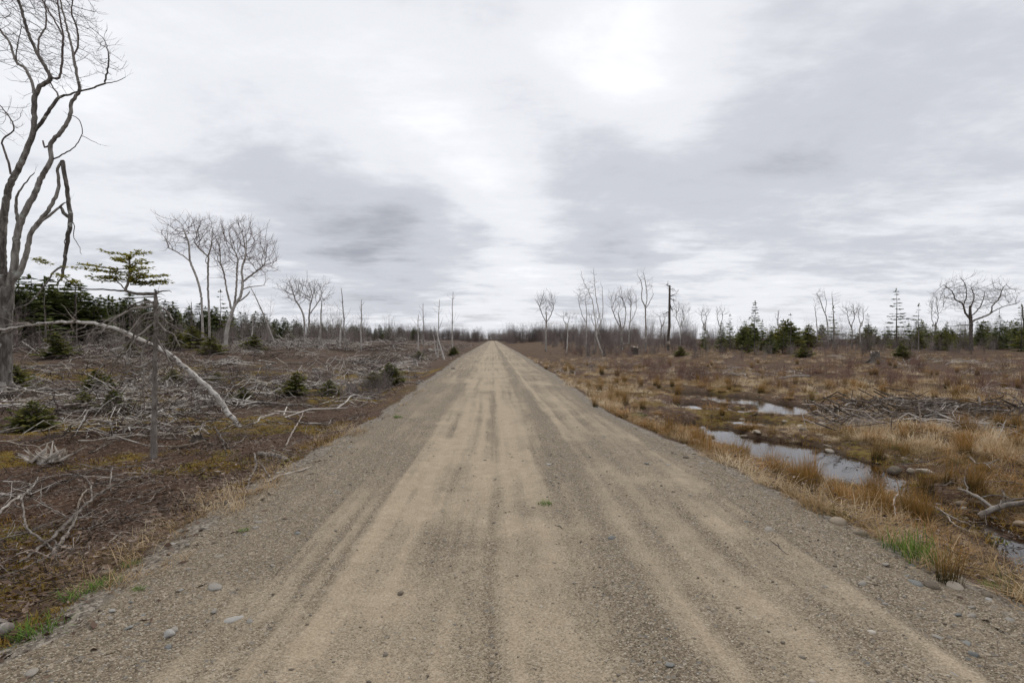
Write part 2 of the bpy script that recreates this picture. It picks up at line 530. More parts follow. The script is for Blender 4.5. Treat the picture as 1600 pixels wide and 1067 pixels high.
# ground
m, nt, bs = pmat('ground_litter', 0.95, 0.1)
g = coords(nt)
n1 = nt.noise(g, 1.1, 5, 0.62)
n2 = nt.noise(g, 9, 5, 0.65)
n3 = nt.noise(g, 45, 3, 0.6)
vo = nt.voronoi(g, 38, 'Color')
vs = nt.add('ShaderNodeSeparateColor')
nt.put(vs.inputs[0], vo)
base = nt.ramp(nt.math('ADD', nt.math('MULTIPLY', n2, 0.7), nt.math('MULTIPLY', n1, 0.35)), [(0.32, (0.030, 0.016, 0.009)), (0.48, (0.066, 0.037, 0.023)), (0.62, (0.105, 0.064, 0.041)), (0.8, (0.15, 0.10, 0.068))])
base = nt.mix(nt.math('MULTIPLY', nt.math('GREATER_THAN', vs.outputs[0], 0.80), 0.75), base, nt.ramp(vs.outputs[1], [(0.0, (0.06, 0.035, 0.022)), (0.5, (0.15, 0.10, 0.07)), (1.0, (0.27, 0.22, 0.18))]))
grey = nt.ramp(nt.math('ADD', nt.math('MULTIPLY', n3, 0.5), nt.math('MULTIPLY', n2, 0.5)), [(0.35, (0.040, 0.026, 0.018)), (0.65, (0.13, 0.095, 0.072))])
base = nt.mix(nt.math('MULTIPLY', attr(nt, 'slash'), 0.75), base, grey)
straw = nt.ramp(nt.math('ADD', nt.math('MULTIPLY', n3, 0.6), nt.math('MULTIPLY', n2, 0.4)), [(0.35, (0.042, 0.028, 0.015)), (0.65, (0.16, 0.108, 0.058))])
base = nt.mix(nt.mrange(nt.math('ADD', attr(nt, 'straw'), nt.math('MULTIPLY', nt.math('SUBTRACT', n2, 0.5), 1.1)), 0.35, 0.65), base, straw)
mossc = nt.ramp(n2, [(0.3, (0.08, 0.05, 0.013)), (0.5, (0.17, 0.105, 0.022)), (0.7, (0.15, 0.14, 0.032))])
base = nt.mix(nt.mrange(nt.math('ADD', attr(nt, 'moss'), nt.math('MULTIPLY', nt.math('SUBTRACT', n2, 0.5), 0.9)), 0.42, 0.7), base, mossc)
mud = nt.ramp(n2, [(0.3, (0.022, 0.015, 0.010)), (0.7, (0.06, 0.042, 0.028))])
base = nt.mix(attr(nt, 'mud'), base, mud)
grv = nt.ramp(vs.outputs[2], [(0.0, (0.10, 0.085, 0.07)), (0.6, (0.22, 0.19, 0.15)), (1.0, (0.33, 0.29, 0.24))])
base = nt.mix(nt.mrange(nt.math('ADD', attr(nt, 'grit'), nt.math('MULTIPLY', nt.math('SUBTRACT', n2, 0.5), 1.2)), 0.4, 0.6), base, grv)
nt.put(bs.inputs['Base Color'], base)
bump(nt, bs, nt.math('ADD', nt.math('MULTIPLY', n2, 0.7), nt.math('MULTIPLY', n3, 0.4)), 1.0, 0.06)
M['ground'] = m

# road
m, nt, bs = pmat('packed_gravel', 0.92, 0.15)
g = coords(nt)
sand = attr(nt, 'sand')
n2 = nt.noise(g, 6, 5, 0.65)
n3 = nt.noise(g, 60, 4, 0.7)
vnode = nt.add('ShaderNodeTexVoronoi')
nt.put(vnode.inputs['Vector'], g)
vnode.inputs['Scale'].default_value = 115
vs = nt.add('ShaderNodeSeparateColor')
nt.put(vs.inputs[0], vnode.outputs['Color'])
v2 = nt.add('ShaderNodeTexVoronoi')
nt.put(v2.inputs['Vector'], g)
v2.inputs['Scale'].default_value = 30
vs2 = nt.add('ShaderNodeSeparateColor')
nt.put(vs2.inputs[0], v2.outputs['Color'])
grav = nt.ramp(vs.outputs[0], [(0.0, (0.078, 0.060, 0.041)), (0.35, (0.158, 0.125, 0.086)), (0.7, (0.235, 0.190, 0.134)), (0.93, (0.32, 0.268, 0.196)), (1.0, (0.46, 0.41, 0.335))])
big = nt.ramp(vs2.outputs[1], [(0.0, (0.13, 0.125, 0.115)), (0.5, (0.24, 0.205, 0.16)), (1.0, (0.36, 0.30, 0.23))])
grav = nt.mix(nt.math('MULTIPLY', nt.math('GREATER_THAN', vs2.outputs[0], 0.72), nt.math('LESS_THAN', v2.outputs['Distance'], 0.42)), grav, big)
fine = nt.ramp(nt.math('ADD', nt.math('MULTIPLY', n3, 0.75), nt.math('MULTIPLY', n2, 0.3)), [(0.3, (0.19, 0.147, 0.098)), (0.5, (0.32, 0.257, 0.178)), (0.72, (0.465, 0.388, 0.285))])
sf = nt.mrange(nt.math('ADD', sand, nt.math('MULTIPLY', nt.math('SUBTRACT', nt.math('ADD', nt.math('MULTIPLY', n3, 0.6), nt.math('MULTIPLY', vs.outputs[2], 0.4)), 0.5), 0.8)), 0.25, 0.78)
col = nt.mix(sf, grav, fine)
nt.put(bs.inputs['Base Color'], col)
hgt = nt.math('ADD', nt.math('MULTIPLY', nt.math('SUBTRACT', 1.0, vnode.outputs['Distance']), nt.math('SUBTRACT', 1.0, nt.math('MULTIPLY', sf, 0.7))), nt.math('ADD', n3, nt.math('MULTIPLY', n2, 0.6)))
bump(nt, bs, hgt, 0.7, 0.012)
M['road'] = m

# water: tea-coloured, still
m = bpy.data.materials.new('bog_water')
m.use_nodes = True
nt = NT(m.node_tree)
bs = nt.n['Principled BSDF']
bs.inputs['Base Color'].default_value = (0.020, 0.011, 0.006, 1)
bs.inputs['Roughness'].default_value = 0.03
bs.inputs['IOR'].default_value = 1.33
bs.inputs['Specular IOR Level'].default_value = 0.9
bump(nt, bs, nt.noise(coords(nt), 7, 3, 0.5), 0.08, 0.02)
M['water'] = m

# ------------------------------------------------------------------ ground, road, water


def axis(lo, hi, step, growth, centre=0.0):
    """Grid lines that are step apart near the centre and spread with distance."""
    a = [centre]
    while a[-1] < hi:
        a.append(a[-1] + step + growth * max(0, abs(a[-1] - centre) - 9))
    b = [centre]
    while b[-1] > lo:
        b.append(b[-1] - step - growth * max(0, abs(b[-1] - centre) - 9))
    return np.array(sorted(set(a + b)))


def grid_faces(nx, ny):
    i, j = np.meshgrid(np.arange(nx - 1), np.arange(ny - 1), indexing='ij')
    k = (i * ny + j).ravel()
    return np.stack([k, k + ny, k + ny + 1, k + 1], -1)


gx = axis(-900, 900, 0.085, 0.03)
gy = [-25.0, -15, -9, -5, -2.5, -1]
while gy[-1] < 2200:
    gy.append(gy[-1] + 0.07 + 0.018 * max(0, gy[-1] - 3))
gy = np.array(gy)
X, Y = np.meshgrid(gx, gy, indexing='ij')
Z = H(X, Y)
xl, xr = edges(Y)
ins = np.minimum(X - xl, xr - X)
Zg = Z - 0.10 * sm(-0.05, 0.35, ins)
left = 1 - sm(-1, 1, X)
tl, tr = xl - X, X - xr
wd = water_dist(X, Y)
moss = np.clip(sm(0.0, 0.12, fbm(X * 0.55, Y * 0.55, 3, 21)) * 0.85, 0, 1) * (left * sm(0.1, 0.8, tl) * (1 - sm(30, 55, np.hypot(X, Y))) + (1 - left) * 0.7 * sm(0.4, 1.0, tr) * (1 - sm(1.5, 3.5, wd)))
slash = left * sm(12, 24, np.hypot(X, Y)) * sm(0.5, 2.5, tl) * 0.85
straw = (1 - left) * sm(0.2, 1.2, tr) * (0.42 + 1.1 * fbm(X * 0.5, Y * 0.5, 3, 31)) + left * 0.9 * sm(-0.1, 0.2, tl) * (1 - sm(0.7, 1.5, tl)) * sm(-0.1, 0.1, fbm(X * 0.3, Y * 0.5, 2, 5))
mudm = sm(WATER + 0.10, WATER + 0.01, 0) * 0 + (1 - sm(WATER + 0.0, WATER + 0.07, Zg)) * (X > 0)
grit = 1 - sm(0.0, 0.55, np.maximum(tl, tr))
ground = link('ground', mesh_np('ground', np.stack([X, Y, Zg], -1).reshape(-1, 3), grid_faces(len(gx), len(gy)),
              {'moss': moss.ravel(), 'slash': slash.ravel(), 'straw': straw.ravel(), 'mud': mudm.ravel(), 'grit': grit.ravel()}, M['ground'], True), kind='structure',
              label='brown cut-over ground on both sides of the road', cat='ground')

rx = np.arange(-3.9, 4.5, 0.035)
ry = [-6.0, -3, -1, 0]
while ry[-1] < 700:
    ry.append(ry[-1] + 0.03 + 0.013 * max(0, ry[-1] - 1.5))
ry = np.array(ry)
X, Y = np.meshgrid(rx, ry, indexing='ij')
Z = H(X, Y)
xl, xr = edges(Y)
ins = np.minimum(X - xl, xr - X)
U = X / CAMH + 0.035 * fbm(Y * 0.22, 1.0, 2, 3) + 0.02 * fbm(Y * 0.9, 2.0, 2, 8)
band = lambda c, wdt: np.exp(-((U - c) / wdt) ** 2)
str1 = fbm(X * 7.0, Y * 0.22, 3, 41)
str2 = fbm(X * 16.0, Y * 0.5, 2, 43)
patch = fbm(X * 0.9, Y * 0.45, 4, 47)
xw = X + 0.10 * fbm(Y * 0.35, 7.0, 3, 44)
str3 = fbm(xw * 11.0, Y * 0.16, 4, 45) * sm(-0.15, 0.15, fbm(X * 0.7, Y * 0.3, 2, 46))
blot = fbm(X * 3.2, Y * 2.2, 4, 48)
sandv = 0.20 + 0.52 * sm(-0.72, -0.5, U) * (1 - sm(0.30, 0.46, U)) + 0.30 * sm(0.62, 0.74, U) * (1 - sm(1.2, 1.6, U))
sandv = sandv + 0.30 * band(0.735, 0.04) + 0.45 * band(1.40, 0.035) + 0.16 * band(1.05, 0.03) + 0.30 * band(-0.10, 0.03) * (0.5 + 1.5 * fbm(Y * .6, 4)) + 0.26 * band(0.08, 0.03) - 0.30 * band(0.0, 0.022)
sandv = sandv - 0.30 * band(0.56, 0.09) + 0.22 * band(-0.45, 0.13) * sm(-0.1, 0.2, fbm(X * 0.6, Y * 0.6, 2, 52)) * 2 + 0.15 * band(-0.9, 0.05) - 0.12 * band(1.22, 0.05)
sandv = sandv + 0.75 * str1 + 0.30 * str2 + 1.3 * patch
sandv = np.clip(0.46 + 0.62 * (sandv - 0.45) + 0.95 * str3 + 0.55 * blot, 0.03, 0.97) * sm(0.02, 0.6, ins)
Zr = Z + 0.012 - 0.30 * (1 - sm(-0.42, 0.10, ins)) + 0.05 * fbm(X * 4, Y * 4, 3, 61) * (1 - sm(0.0, 0.8, ins))
Zr = Zr + 0.05 * str3 + 0.022 * str1 + 0.010 * str2 - 0.02 * band(0.0, 0.03) - 0.014 * band(-0.3, 0.18) + 0.02 * band(0.56, 0.12) - 0.015 * band(0.9, 0.2) + 0.012 * fbm(X * 9, Y * 9, 3, 63) + 0.016 * (1 - sandv) * fbm(X * 20, Y * 20, 2, 65)
# tyre lug marks pressed across the soft lane
Zr = Zr + 0.006 * np.sin(Y * 46 + 2 * fbm(X * 2, Y, 2)) * (band(-0.42, 0.13) + 0.6 * band(1.0, 0.1)) * sm(0, 0.2, fbm(X * 0.5, Y * 0.4, 2, 71))
link('dirt_road', mesh_np('dirt_road', np.stack([X, Y, Zr], -1).reshape(-1, 3), grid_faces(len(rx), len(ry)), {'sand': sandv.ravel()}, M['road'], True),
     kind='structure', label='straight gravel road with sandy wheel tracks', cat='road')


def road_z(x, y):
    i = np.clip(np.searchsorted(rx, x), 1, len(rx) - 1)
    j = np.clip(np.searchsorted(ry, y), 1, len(ry) - 1)
    return Zr[i, j]


def surf_z(x, y):
    xl_, xr_ = edges(y)
    ins_ = np.minimum(x - xl_, xr_ - x)
    hz = H(x, y)
    g_ = hz - 0.10 * sm(-0.05, 0.35, ins_)
    return np.where(ins_ > -0.3, np.maximum(g_, road_z(x, y)), g_)


# water sheet: only over the wet ditch, under the ground elsewhere
wx, wy = np.arange(4.2, 15.5, 0.3), np.arange(2.0, 30, 0.4)
X, Y = np.meshgrid(wx, wy, indexing='ij')
WV = np.stack([X, Y, np.full_like(X, WATER)], -1).reshape(-1, 3)
WF = grid_faces(len(wx), len(wy))
keep = (water_dist(WV[:, 0], WV[:, 1]) < 1.2)[WF].any(1)
link('stream_water', mesh_np('stream_water', WV, WF[keep], None, M['water'], True), kind='structure', label='still brown water lying in the ditch beside the road', cat='water')

# ------------------------------------------------------------------ trees


def wobble(p0, p1, n, amp):
    t = np.linspace(0, 1, n)[:, None]
    p = np.asarray(p0) * (1 - t) + np.asarray(p1) * t
    L = np.linalg.norm(np.asarray(p1) - np.asarray(p0))
    off = np.cumsum(rng.normal(0, 1, (n, 3)), 0)
    off -= off[0] * (1 - t) + off[-1] * t
    return p + off * amp * L / n


def resample(pts, rad, step):
    pts, rad = np.asarray(pts, float), np.asarray(rad, float)
    s = np.concatenate([[0], np.cumsum(np.linalg.norm(np.diff(pts, axis=0), axis=1))])
    n = max(2, int(s[-1] / step) + 1)
    # Catmull-Rom through the given points for natural curves
    q = np.linspace(0, s[-1], n)
    res = []
    for v in q:
        i = min(max(np.searchsorted(s, v) - 1, 0), len(pts) - 2)
        u = (v - s[i]) / max(s[i + 1] - s[i], 1e-6)
        p1, p2 = pts[i], pts[i + 1]
        m1 = (pts[i + 1] - pts[max(i - 1, 0)]) / 2
        m2 = (pts[min(i + 2, len(pts) - 1)] - pts[i]) / 2
        res.append((2 * u**3 - 3 * u**2 + 1) * p1 + (u**3 - 2 * u**2 + u) * m1 + (-2 * u**3 + 3 * u**2) * p2 + (u**3 - u**2) * m2)
    return np.array(res), np.interp(q, s, rad)


def colonize(N, par, fixed_r, A, seg, infl, kill, iters, up=0.0, jit=0.10):
    """Space colonisation from the nodes N towards the attraction points A; returns nodes, parents, fixed radii."""
    N, par, fr = [np.array(n, float) for n in N], list(par), list(fixed_r)
    A = np.asarray(A, float)
    NA = np.array(N)
    d = np.linalg.norm(A[:, None] - NA[None], axis=2)
    bi, bd = d.argmin(1), d.min(1)
    nk = {}
    for _ in range(iters):
        act = (bd < infl) & (bd > kill)
        if not act.any():
            break
        new = []
        for k in np.unique(bi[act]):
            if nk.get(k, 0) >= 2:
                continue
            nk[k] = nk.get(k, 0) + 1
            v = A[act & (bi == k)] - N[k]
            dr = (v / np.linalg.norm(v, axis=1)[:, None]).sum(0)
            dr = dr / (np.linalg.norm(dr) + 1e-9) + rng.normal(0, jit, 3) + np.array([0, 0, up])
            dr /= np.linalg.norm(dr)
            new.append((k, N[k] + dr * seg))
        if not new:
            break
        base = len(N)
        for k, p in new:
            N.append(p)
            par.append(k)
            fr.append(0)
        P2 = np.array([p for _, p in new])
        d = np.linalg.norm(A[:, None] - P2[None], axis=2)
        j, dj = d.argmin(1), d.min(1)
        b = dj < bd
        bi[b], bd[b] = base + j[b], dj[b]
        alive = bd > kill
        A, bi, bd = A[alive], bi[alive], bd[alive]
        if not len(A) or len(N) > 6000:
            break
    N, fr = np.array(N), np.array(fr)
    P_ = np.array(par)
    for _ in range(3):                 # smooth the grown part into flowing limbs
        cs, cn = np.zeros_like(N), np.zeros(len(N))
        ok = P_ >= 0
        np.add.at(cs, P_[ok], N[ok])
        np.add.at(cn, P_[ok], 1)
        mv = (fr == 0) & (cn > 0)
        N[mv] = 0.4 * N[mv] + 0.3 * N[P_[mv]] + 0.3 * cs[mv] / cn[mv][:, None]
    return N, par, fr


def skeleton_tubes(N, par, fr, r_tip, r_base, thick, trunk, crown, twig=0.3, ntwig=2, twr=0.006, pw=2.3, maxr=None):
    n = len(N)
    kids = [[] for _ in range(n)]
    for i, p in enumerate(par):
        if p >= 0:
            kids[p].append(i)
    r = np.zeros(n)
    for i in range(n - 1, -1, -1):
        r[i] = (sum(r[k]**pw for k in kids[i]))**(1 / pw) if kids[i] else r_tip
    if r_base:
        sc = math.log(r_base / r_tip) / max(math.log(r[0] / r_tip), 1e-6)
        r = r_tip * (r / r_tip)**sc
    r = np.maximum(r, fr)
    stack = [(0, -1)]
    while stack:
        i, p = stack.pop()
        ch = [] if p < 0 else [p]
        ch.append(i)
        while kids[i]:
            ks = sorted(kids[i], key=lambda k: -r[k])
            for k in ks[1:]:
                stack.append((k, i))
            i = ks[0]
            ch.append(i)
        if len(ch) < 2:
            continue
        rr = r[ch].copy()
        if p >= 0:
            rr[0] = rr[1] * 1.15
        big = rr.max()
        sides = 8 if big > 0.12 else 6 if big > 0.05 else 4 if big > 0.02 else 3
        (trunk if big > thick else crown).add(N[ch], rr, sides)
        for c in ch[1:]:
            if r[c] < r_tip * 2.2 and ntwig:
                for _ in range(ntwig if not kids[c] else (1 if random.random() < 0.5 else 0)):
                    dv = N[c] - N[par[c]]
                    dv = dv / (np.linalg.norm(dv) + 1e-9) + rng.normal(0, 0.38, 3) + np.array([0, 0, 0.35])
                    dv = dv / np.linalg.norm(dv) * twig * random.uniform(0.6, 1.8)
                    mid = N[c] + dv * 0.5 + rng.normal(0, 0.08, 3) * twig
                    crown.add([N[c], mid, N[c] + dv + np.array([0, 0, 0.25 * twig])], [twr, twr * 0.8, twr * 0.4], 3)
                    if random.random() < 0.6:
                        e = (dv * 0.5 + rng.normal(0, 0.22, 3) * twig)
                        crown.add([mid, mid + e + np.array([0, 0, 0.12 * twig])], [twr * 0.7, twr * 0.35], 3)


def ell_points(n, ells, Yc):
    """Points in ellipsoids given in pixels at depth Yc: (px, py, rx, ry, weight)."""
    w_ = np.array([e[4] if len(e) > 4 else e[2] * e[3] for e in ells], float)
    res = []
    for k in rng.choice(len(ells), n, p=w_ / w_.sum()):
        px, py, ex, ey = ells[k][:4]
        v = rng.normal(0, 1, 3)
        v *= rng.random()**0.5 / np.linalg.norm(v) * (1 + 0.16 * rng.normal())
        c = at_depth(px, py, Yc)
        res.append(c + v * np.array([ex, ex, ey]) * Yc / FPX)
    return np.array(res)


def bare_tree(name, label, Yc, stems, ells, natt=260, bark='maple_bark', twigmat='twigs', seg=None, r_tip=0.012, thick=0.045, twig=0.45, group=None, up=0.05, ntwig=2, twr=None, cat='tree'):
    """stems: list of pixel polylines [(px, py, radius px)...]; the first starts at the ground."""
    px, py, r0 = stems[0][0]
    b = at_depth(px, py, Yc)
    zg = gz(b[0], b[1])
    N, par, fr = [], [], []
    s = Yc / FPX
    seg = seg or 2.8 * s
    rs = 0.60 if Yc > 40 else 0.66
    for si, st in enumerate(stems):
        pts = [at_depth(q[0], q[1], Yc) + np.array([0, q[3] * s if len(q) > 3 else 0, 0]) for q in st]
        if si == 0:
            pts[0][2] = zg - 0.15
        pts, rad = resample(pts, [q[2] * s * rs for q in st], seg)
        pts[1:-1] += rng.normal(0, 0.09 * seg, (len(pts) - 2, 3))
        if si == 0:
            prev = -1
        else:
            prev = int(np.argmin(np.linalg.norm(np.array(N) - pts[0], axis=1)))
            pts, rad = pts[1:], rad[1:]
        for p, r in zip(pts, rad):
            N.append(p)
            par.append(prev)
            fr.append(r)
            prev = len(N) - 1
    if natt:
        N, par, fr = colonize(N, par, fr, ell_points(int(natt * 1.5), ells, Yc), seg, 40 * seg, 1.5 * seg, 110, up)
    else:
        N, fr = np.array(N), np.array(fr)
    root = np.array([b[0], b[1], zg])
    trunk, crown = Tubes(), Tubes()
    crown.add([N[-1], N[-1] + [0, 0, 0.05]], [r_tip, r_tip * 0.5], 3)
    skeleton_tubes(N - root, par, fr, r_tip, None, thick, trunk, crown, twig, ntwig, twr or r_tip * 0.6)
    # root flare
    R0 = fr[0]
    for k in range(6):
        a = k * 1.05 + random.random() * 0.6
        trunk.add([(0, 0, 0.15 + R0 * 1.6), (math.cos(a) * R0 * 0.9, math.sin(a) * R0 * 0.9, R0 * 0.7 + 0.05), (math.cos(a) * R0 * 1.8, math.sin(a) * R0 * 1.8, -0.12)], [R0 * 0.45, R0 * 0.5, R0 * 0.25], 5)
    o = link(name, None, None, tuple(root), label, cat, group)
    link('trunk', trunk.mesh('trunk', M[bark]), o)
    link('crown', crown.mesh('crown', M[twigmat]), o)
    return o


def diamonds(pos, dirs, length, width, roll=None):
    """Flat leaf-shaped faces (two triangles) at pos along dirs."""
    n = len(pos)
    dirs = dirs / (np.linalg.norm(dirs, axis=1)[:, None] + 1e-9)
    ref = np.tile([0, 0, 1.0], (n, 1)) + rng.normal(0, 0.45, (n, 3))
    side = np.cross(dirs, ref)
    side /= np.linalg.norm(side, axis=1)[:, None] + 1e-9
    L, W = np.broadcast_to(length, n)[:, None], np.broadcast_to(width, n)[:, None]
    V = np.stack([pos, pos + dirs * L * 0.45 + side * W, pos + dirs * L, pos + dirs * L * 0.45 - side * W], 1).reshape(-1, 3)
    k = np.arange(n)[:, None] * 4
    F = np.concatenate([k + [0, 1, 2], k + [0, 2, 3]])
    return V, F


def conifer_parts(h, r, z0=0.06, whorls=26, per=6, sprays=7, droop=0.25, leaf=0.34, gap=0.0, rise=0.15, ragged=0.3, mat='needles', tips_only=0.0, tr=None, shape=1.0):
    trunk = Tubes()
    tr = tr or 0.011 * h + 0.02
    zz = np.linspace(0, 1, 7)
    trunk.add(np.stack([0.012 * h * rng.normal(0, 1, 7) * zz, 0.012 * h * rng.normal(0, 1, 7) * zz, zz * h - 0.1], -1), tr * (1 - 0.93 * zz), 6)
    P, Dv, Ln = [], [], []
    for wi in range(whorls):
        f = z0 + (1 - z0) * (wi + random.random() * 0.6) / whorls
        R = r * (1 - f)**shape * random.uniform(1 - ragged, 1 + ragged * 0.5) + 0.03 * h * (1 - f) + 0.04
        for k in range(per):
            if random.random() < gap:
                continue
            a = random.random() * 2 * math.pi
            Rk = R * random.uniform(0.65, 1.1)
            hd = np.array([math.cos(a), math.sin(a), 0])
            t = np.linspace(0, 1, 5)[:, None]
            z = f * h + Rk * (rise * t - droop * t**2 + 0.22 * np.maximum(t - 0.7, 0))
            pts = hd * t * Rk + np.array([0, 0, 1.0]) * z
            trunk.add(pts, np.linspace(max(0.006, tr * 0.16 * (1 - f)), 0.003, 5), 3)
            m_ = max(3, int(sprays * (0.4 + 0.8 * Rk / max(r, 0.1))))
            for q in rng.uniform(tips_only, 1.0, m_):
                p = np.array([np.interp(q, t[:, 0], pts[:, c]) for c in range(3)])
                sd_ = np.cross(hd, [0, 0, 1]) * random.choice((-1, 1)) * random.uniform(0.2, 1.1)
                P.append(p)
                Dv.append(hd + sd_ + np.array([0, 0, random.uniform(-0.35, 0.2)]))
                Ln.append(leaf * random.uniform(0.6, 1.2) * (0.55 + 0.6 * (1 - f)))
    for q in range(5):
        P.append(np.array([0, 0, h * (0.95 + 0.01 * q)]))
        Dv.append(np.array([random.uniform(-.4, .4), random.uniform(-.4, .4), 1.0]))
        Ln.append(leaf * 0.6)
    Ln = np.array(Ln)
    V, F = diamonds(np.array(P), np.array(Dv), Ln, Ln * 0.26)
    rn = np.repeat(rng.random(len(P)), 4)
    return trunk.mesh('trunk', M['spruce_bark']), mesh_np('crown', V, F, {'rnd': rn, 't': np.tile([0, .5, 1, .5], len(P))}, M[mat])


def place_conifer(name, label, parts, loc, scale, group=None, lean=0.0):
    o = link(name, None, None, loc, label, 'tree', group)
    o.rotation_euler = (random.gauss(0, lean), random.gauss(0, lean), random.random() * 6.28)
    o.scale = scale if hasattr(scale, '__len__') else (scale,) * 3
    link('trunk', parts[0], o)
    link('crown', parts[1], o)
    return o


# --- the tall old multi-stemmed tree at the left edge
BIG = [
    [(2, 585, 22), (3, 540, 19), (4, 500, 18), (8, 470, 17), (12, 445, 13)],
    [(8, 470, 14), (4, 420, 9), (3, 380, 8.5), (8, 325, 7.5), (15, 292, 7), (28, 264, 6.5), (42, 233, 6), (53, 202, 5), (53, 169, 4.5), (54, 152, 4)],
    [(54, 152, 3.5), (49, 127, 2.6), (39, 107, 2.2), (25, 96, 2), (14, 65, 1.5), (2, 50, 1), (-12, 20, .7)],
    [(25, 96, 1.6), (28, 70, 1.1), (34, 40, .8)],
    [(54, 152, 4), (62, 136, 3.8), (79, 122, 3.2), (60, 87, 2.6), (48, 62, 2.2), (42, 45, 2), (34, 17, 1.7), (24, -14, 1.4), (14, -60, 1)],
    [(60, 87, 2), (61, 60, 1.6), (72, 40, 1.4), (70, 5, 1.1), (64, -40, .8)],
    [(79, 122, 2.8), (92, 122, 2.4), (97, 90, 2.2), (98, 56, 2), (92, 17, 1.7), (88, -20, 1.3), (80, -70, .9)],
    [(98, 56, 1.7), (84, 30, 1.3), (68, 5, 1.1), (50, -30, .8)],
    [(53, 206, 4), (66, 190, 3.8), (84, 163, 3.5), (93, 152, 3), (108, 148, 2.2), (124, 143, 1.9), (145, 138, 1.6), (163, 131, 1.3), (180, 128, 1.0), (196, 121, .7)],
    [(163, 131, 1.2), (168, 112, 1.1), (170, 95, .9), (166, 68, .7), (150, 50, .5)],
    [(93, 152, 2), (84, 138, 1.6), (76, 126, 1.2)],
    [(17, 274, 3), (13, 253, 2.6), (3, 225, 2.2), (8, 214, 2), (21, 204, 1.8), (18, 188, 1.5), (4, 170, 1.2), (-14, 150, .8)],
    [(12, 455, 10), (22, 420, 8), (24, 390, 7.5), (30, 355, 7), (41, 328, 6.5), (54, 303, 6), (65, 276, 5.6), (80, 250, 5), (79, 226, 4.6), (97, 204, 4.4), (110, 180, 4), (112, 160, 3.8), (124, 143, 3.6), (121, 124, 3.2), (115, 87, 2.8), (108, 56, 2.3), (97, 14, 1.8), (90, -30, 1.3), (86, -80, .9)],
    [(115, 87, 1.8), (122, 70, 1.4), (120, 45, 1.2), (112, 15, 1), (118, -20, .7)],
    [(79, 226, 2.4), (71, 231, 2.6), (67, 220, 2.2)],
    [(80, 250, 2), (98, 242, 1.5), (115, 231, 1.3), (128, 210, 1.1), (124, 188, 1), (110, 180, .8)],
    [(128, 212, .9), (140, 218, .7), (153, 225, .5)],
    [(30, 370, 4), (28, 345, 3.6), (25, 318, 3), (30, 300, 2), (40, 285, 1.4), (54, 270, .9)],
    [(15, 440, 9), (28, 430, 6.5), (41, 398, 5.6), (48, 366, 5), (62, 345, 4.6), (76, 328, 4.2), (88, 305, 3.8), (92, 285, 3.4), (90, 264, 3), (97, 251, 2.8)],
    [(52, 360, 3), (66, 345, 3), (82, 333, 2.6), (95, 321, 2.2), (104, 316, .8)],
]
big = bare_tree('bare_tree', 'tall old many-stemmed bare tree with a broken hanging limb, cut by the picture edge', 20.0, BIG,
                [(40, -20, 90, 90, 5), (30, 60, 60, 60, 3), (110, 30, 40, 60, 2), (165, 95, 26, 45, 1), (10, 180, 30, 40, .7), (90, 110, 40, 40, 1)], natt=800, seg=0.10, r_tip=0.0065, thick=0.05, twig=0.22, up=0.02, ntwig=2, twr=0.004)
# the broken limb that hangs down from it
tb = Tubes()
root = Vector(big.location)
for st in [[(97, 250, 3), (103, 283, 2.8), (107, 315, 2.8), (110, 340, 3.2), (107, 365, 3), (103, 388, 2.6), (100, 420, 2.2), (91, 443, 1)],
           [(95, 323, 1.6), (102, 336, 2.8), (110, 341, 2.4)], [(100, 415, 1.6), (84, 426, 1.4), (67, 449, 1.2), (45, 474, 1), (19, 484, .7)],
           [(110, 345, 1), (116, 352, .7), (115, 370, .5), (124, 385, .4), (128, 398, .3)], [(108, 360, .8), (101, 378, .6), (104, 395, .4)]]:
    pts, rad = resample([at_depth(a, b, 20.0) - np.array(root) for a, b, c in st], [c * 20 / FPX for a, b, c in st], 0.12)
    tb.add(pts + rng.normal(0, 0.012, pts.shape), rad, 6)
link('broken_limb', tb.mesh('broken_limb', M['maple_bark']), big, label='broken limb hanging down from the stem')

# --- bare hardwoods standing in the clearing
bare_tree('bare_tree', 'slender bare tree, thin trunk curving left, behind the bent fir', 58, [
    [(317, 528, 3), (316, 498, 2.7), (313, 455, 2.3), (305, 428, 2.0), (297, 408, 1.8), (295, 381, 1.4), (288, 362, 1)], [(297, 408, 1.2), (280, 396, 1), (263, 387, .7)]],
    [(282, 365, 32, 28), (300, 352, 12, 14), (262, 375, 12, 18)], 220, 'pale_bark', 'red_twigs', r_tip=0.015, twig=0.5)
bare_tree('bare_tree', 'slim straight bare tree beside the wide fan-shaped one', 60, [
    [(328, 536, 3.2), (327, 500, 2.8), (325, 440, 2.4), (326, 402, 2.0), (330, 385, 1.4)], [(326, 402, 1.4), (313, 390, 1.2), (303, 378, .8)], [(326, 415, 1.2), (321, 408, 1), (325, 398, .8)]],
    [(322, 365, 22, 28), (308, 362, 9, 18), (338, 370, 8, 14)], 200, 'pale_bark', 'red_twigs', r_tip=0.015, twig=0.5)
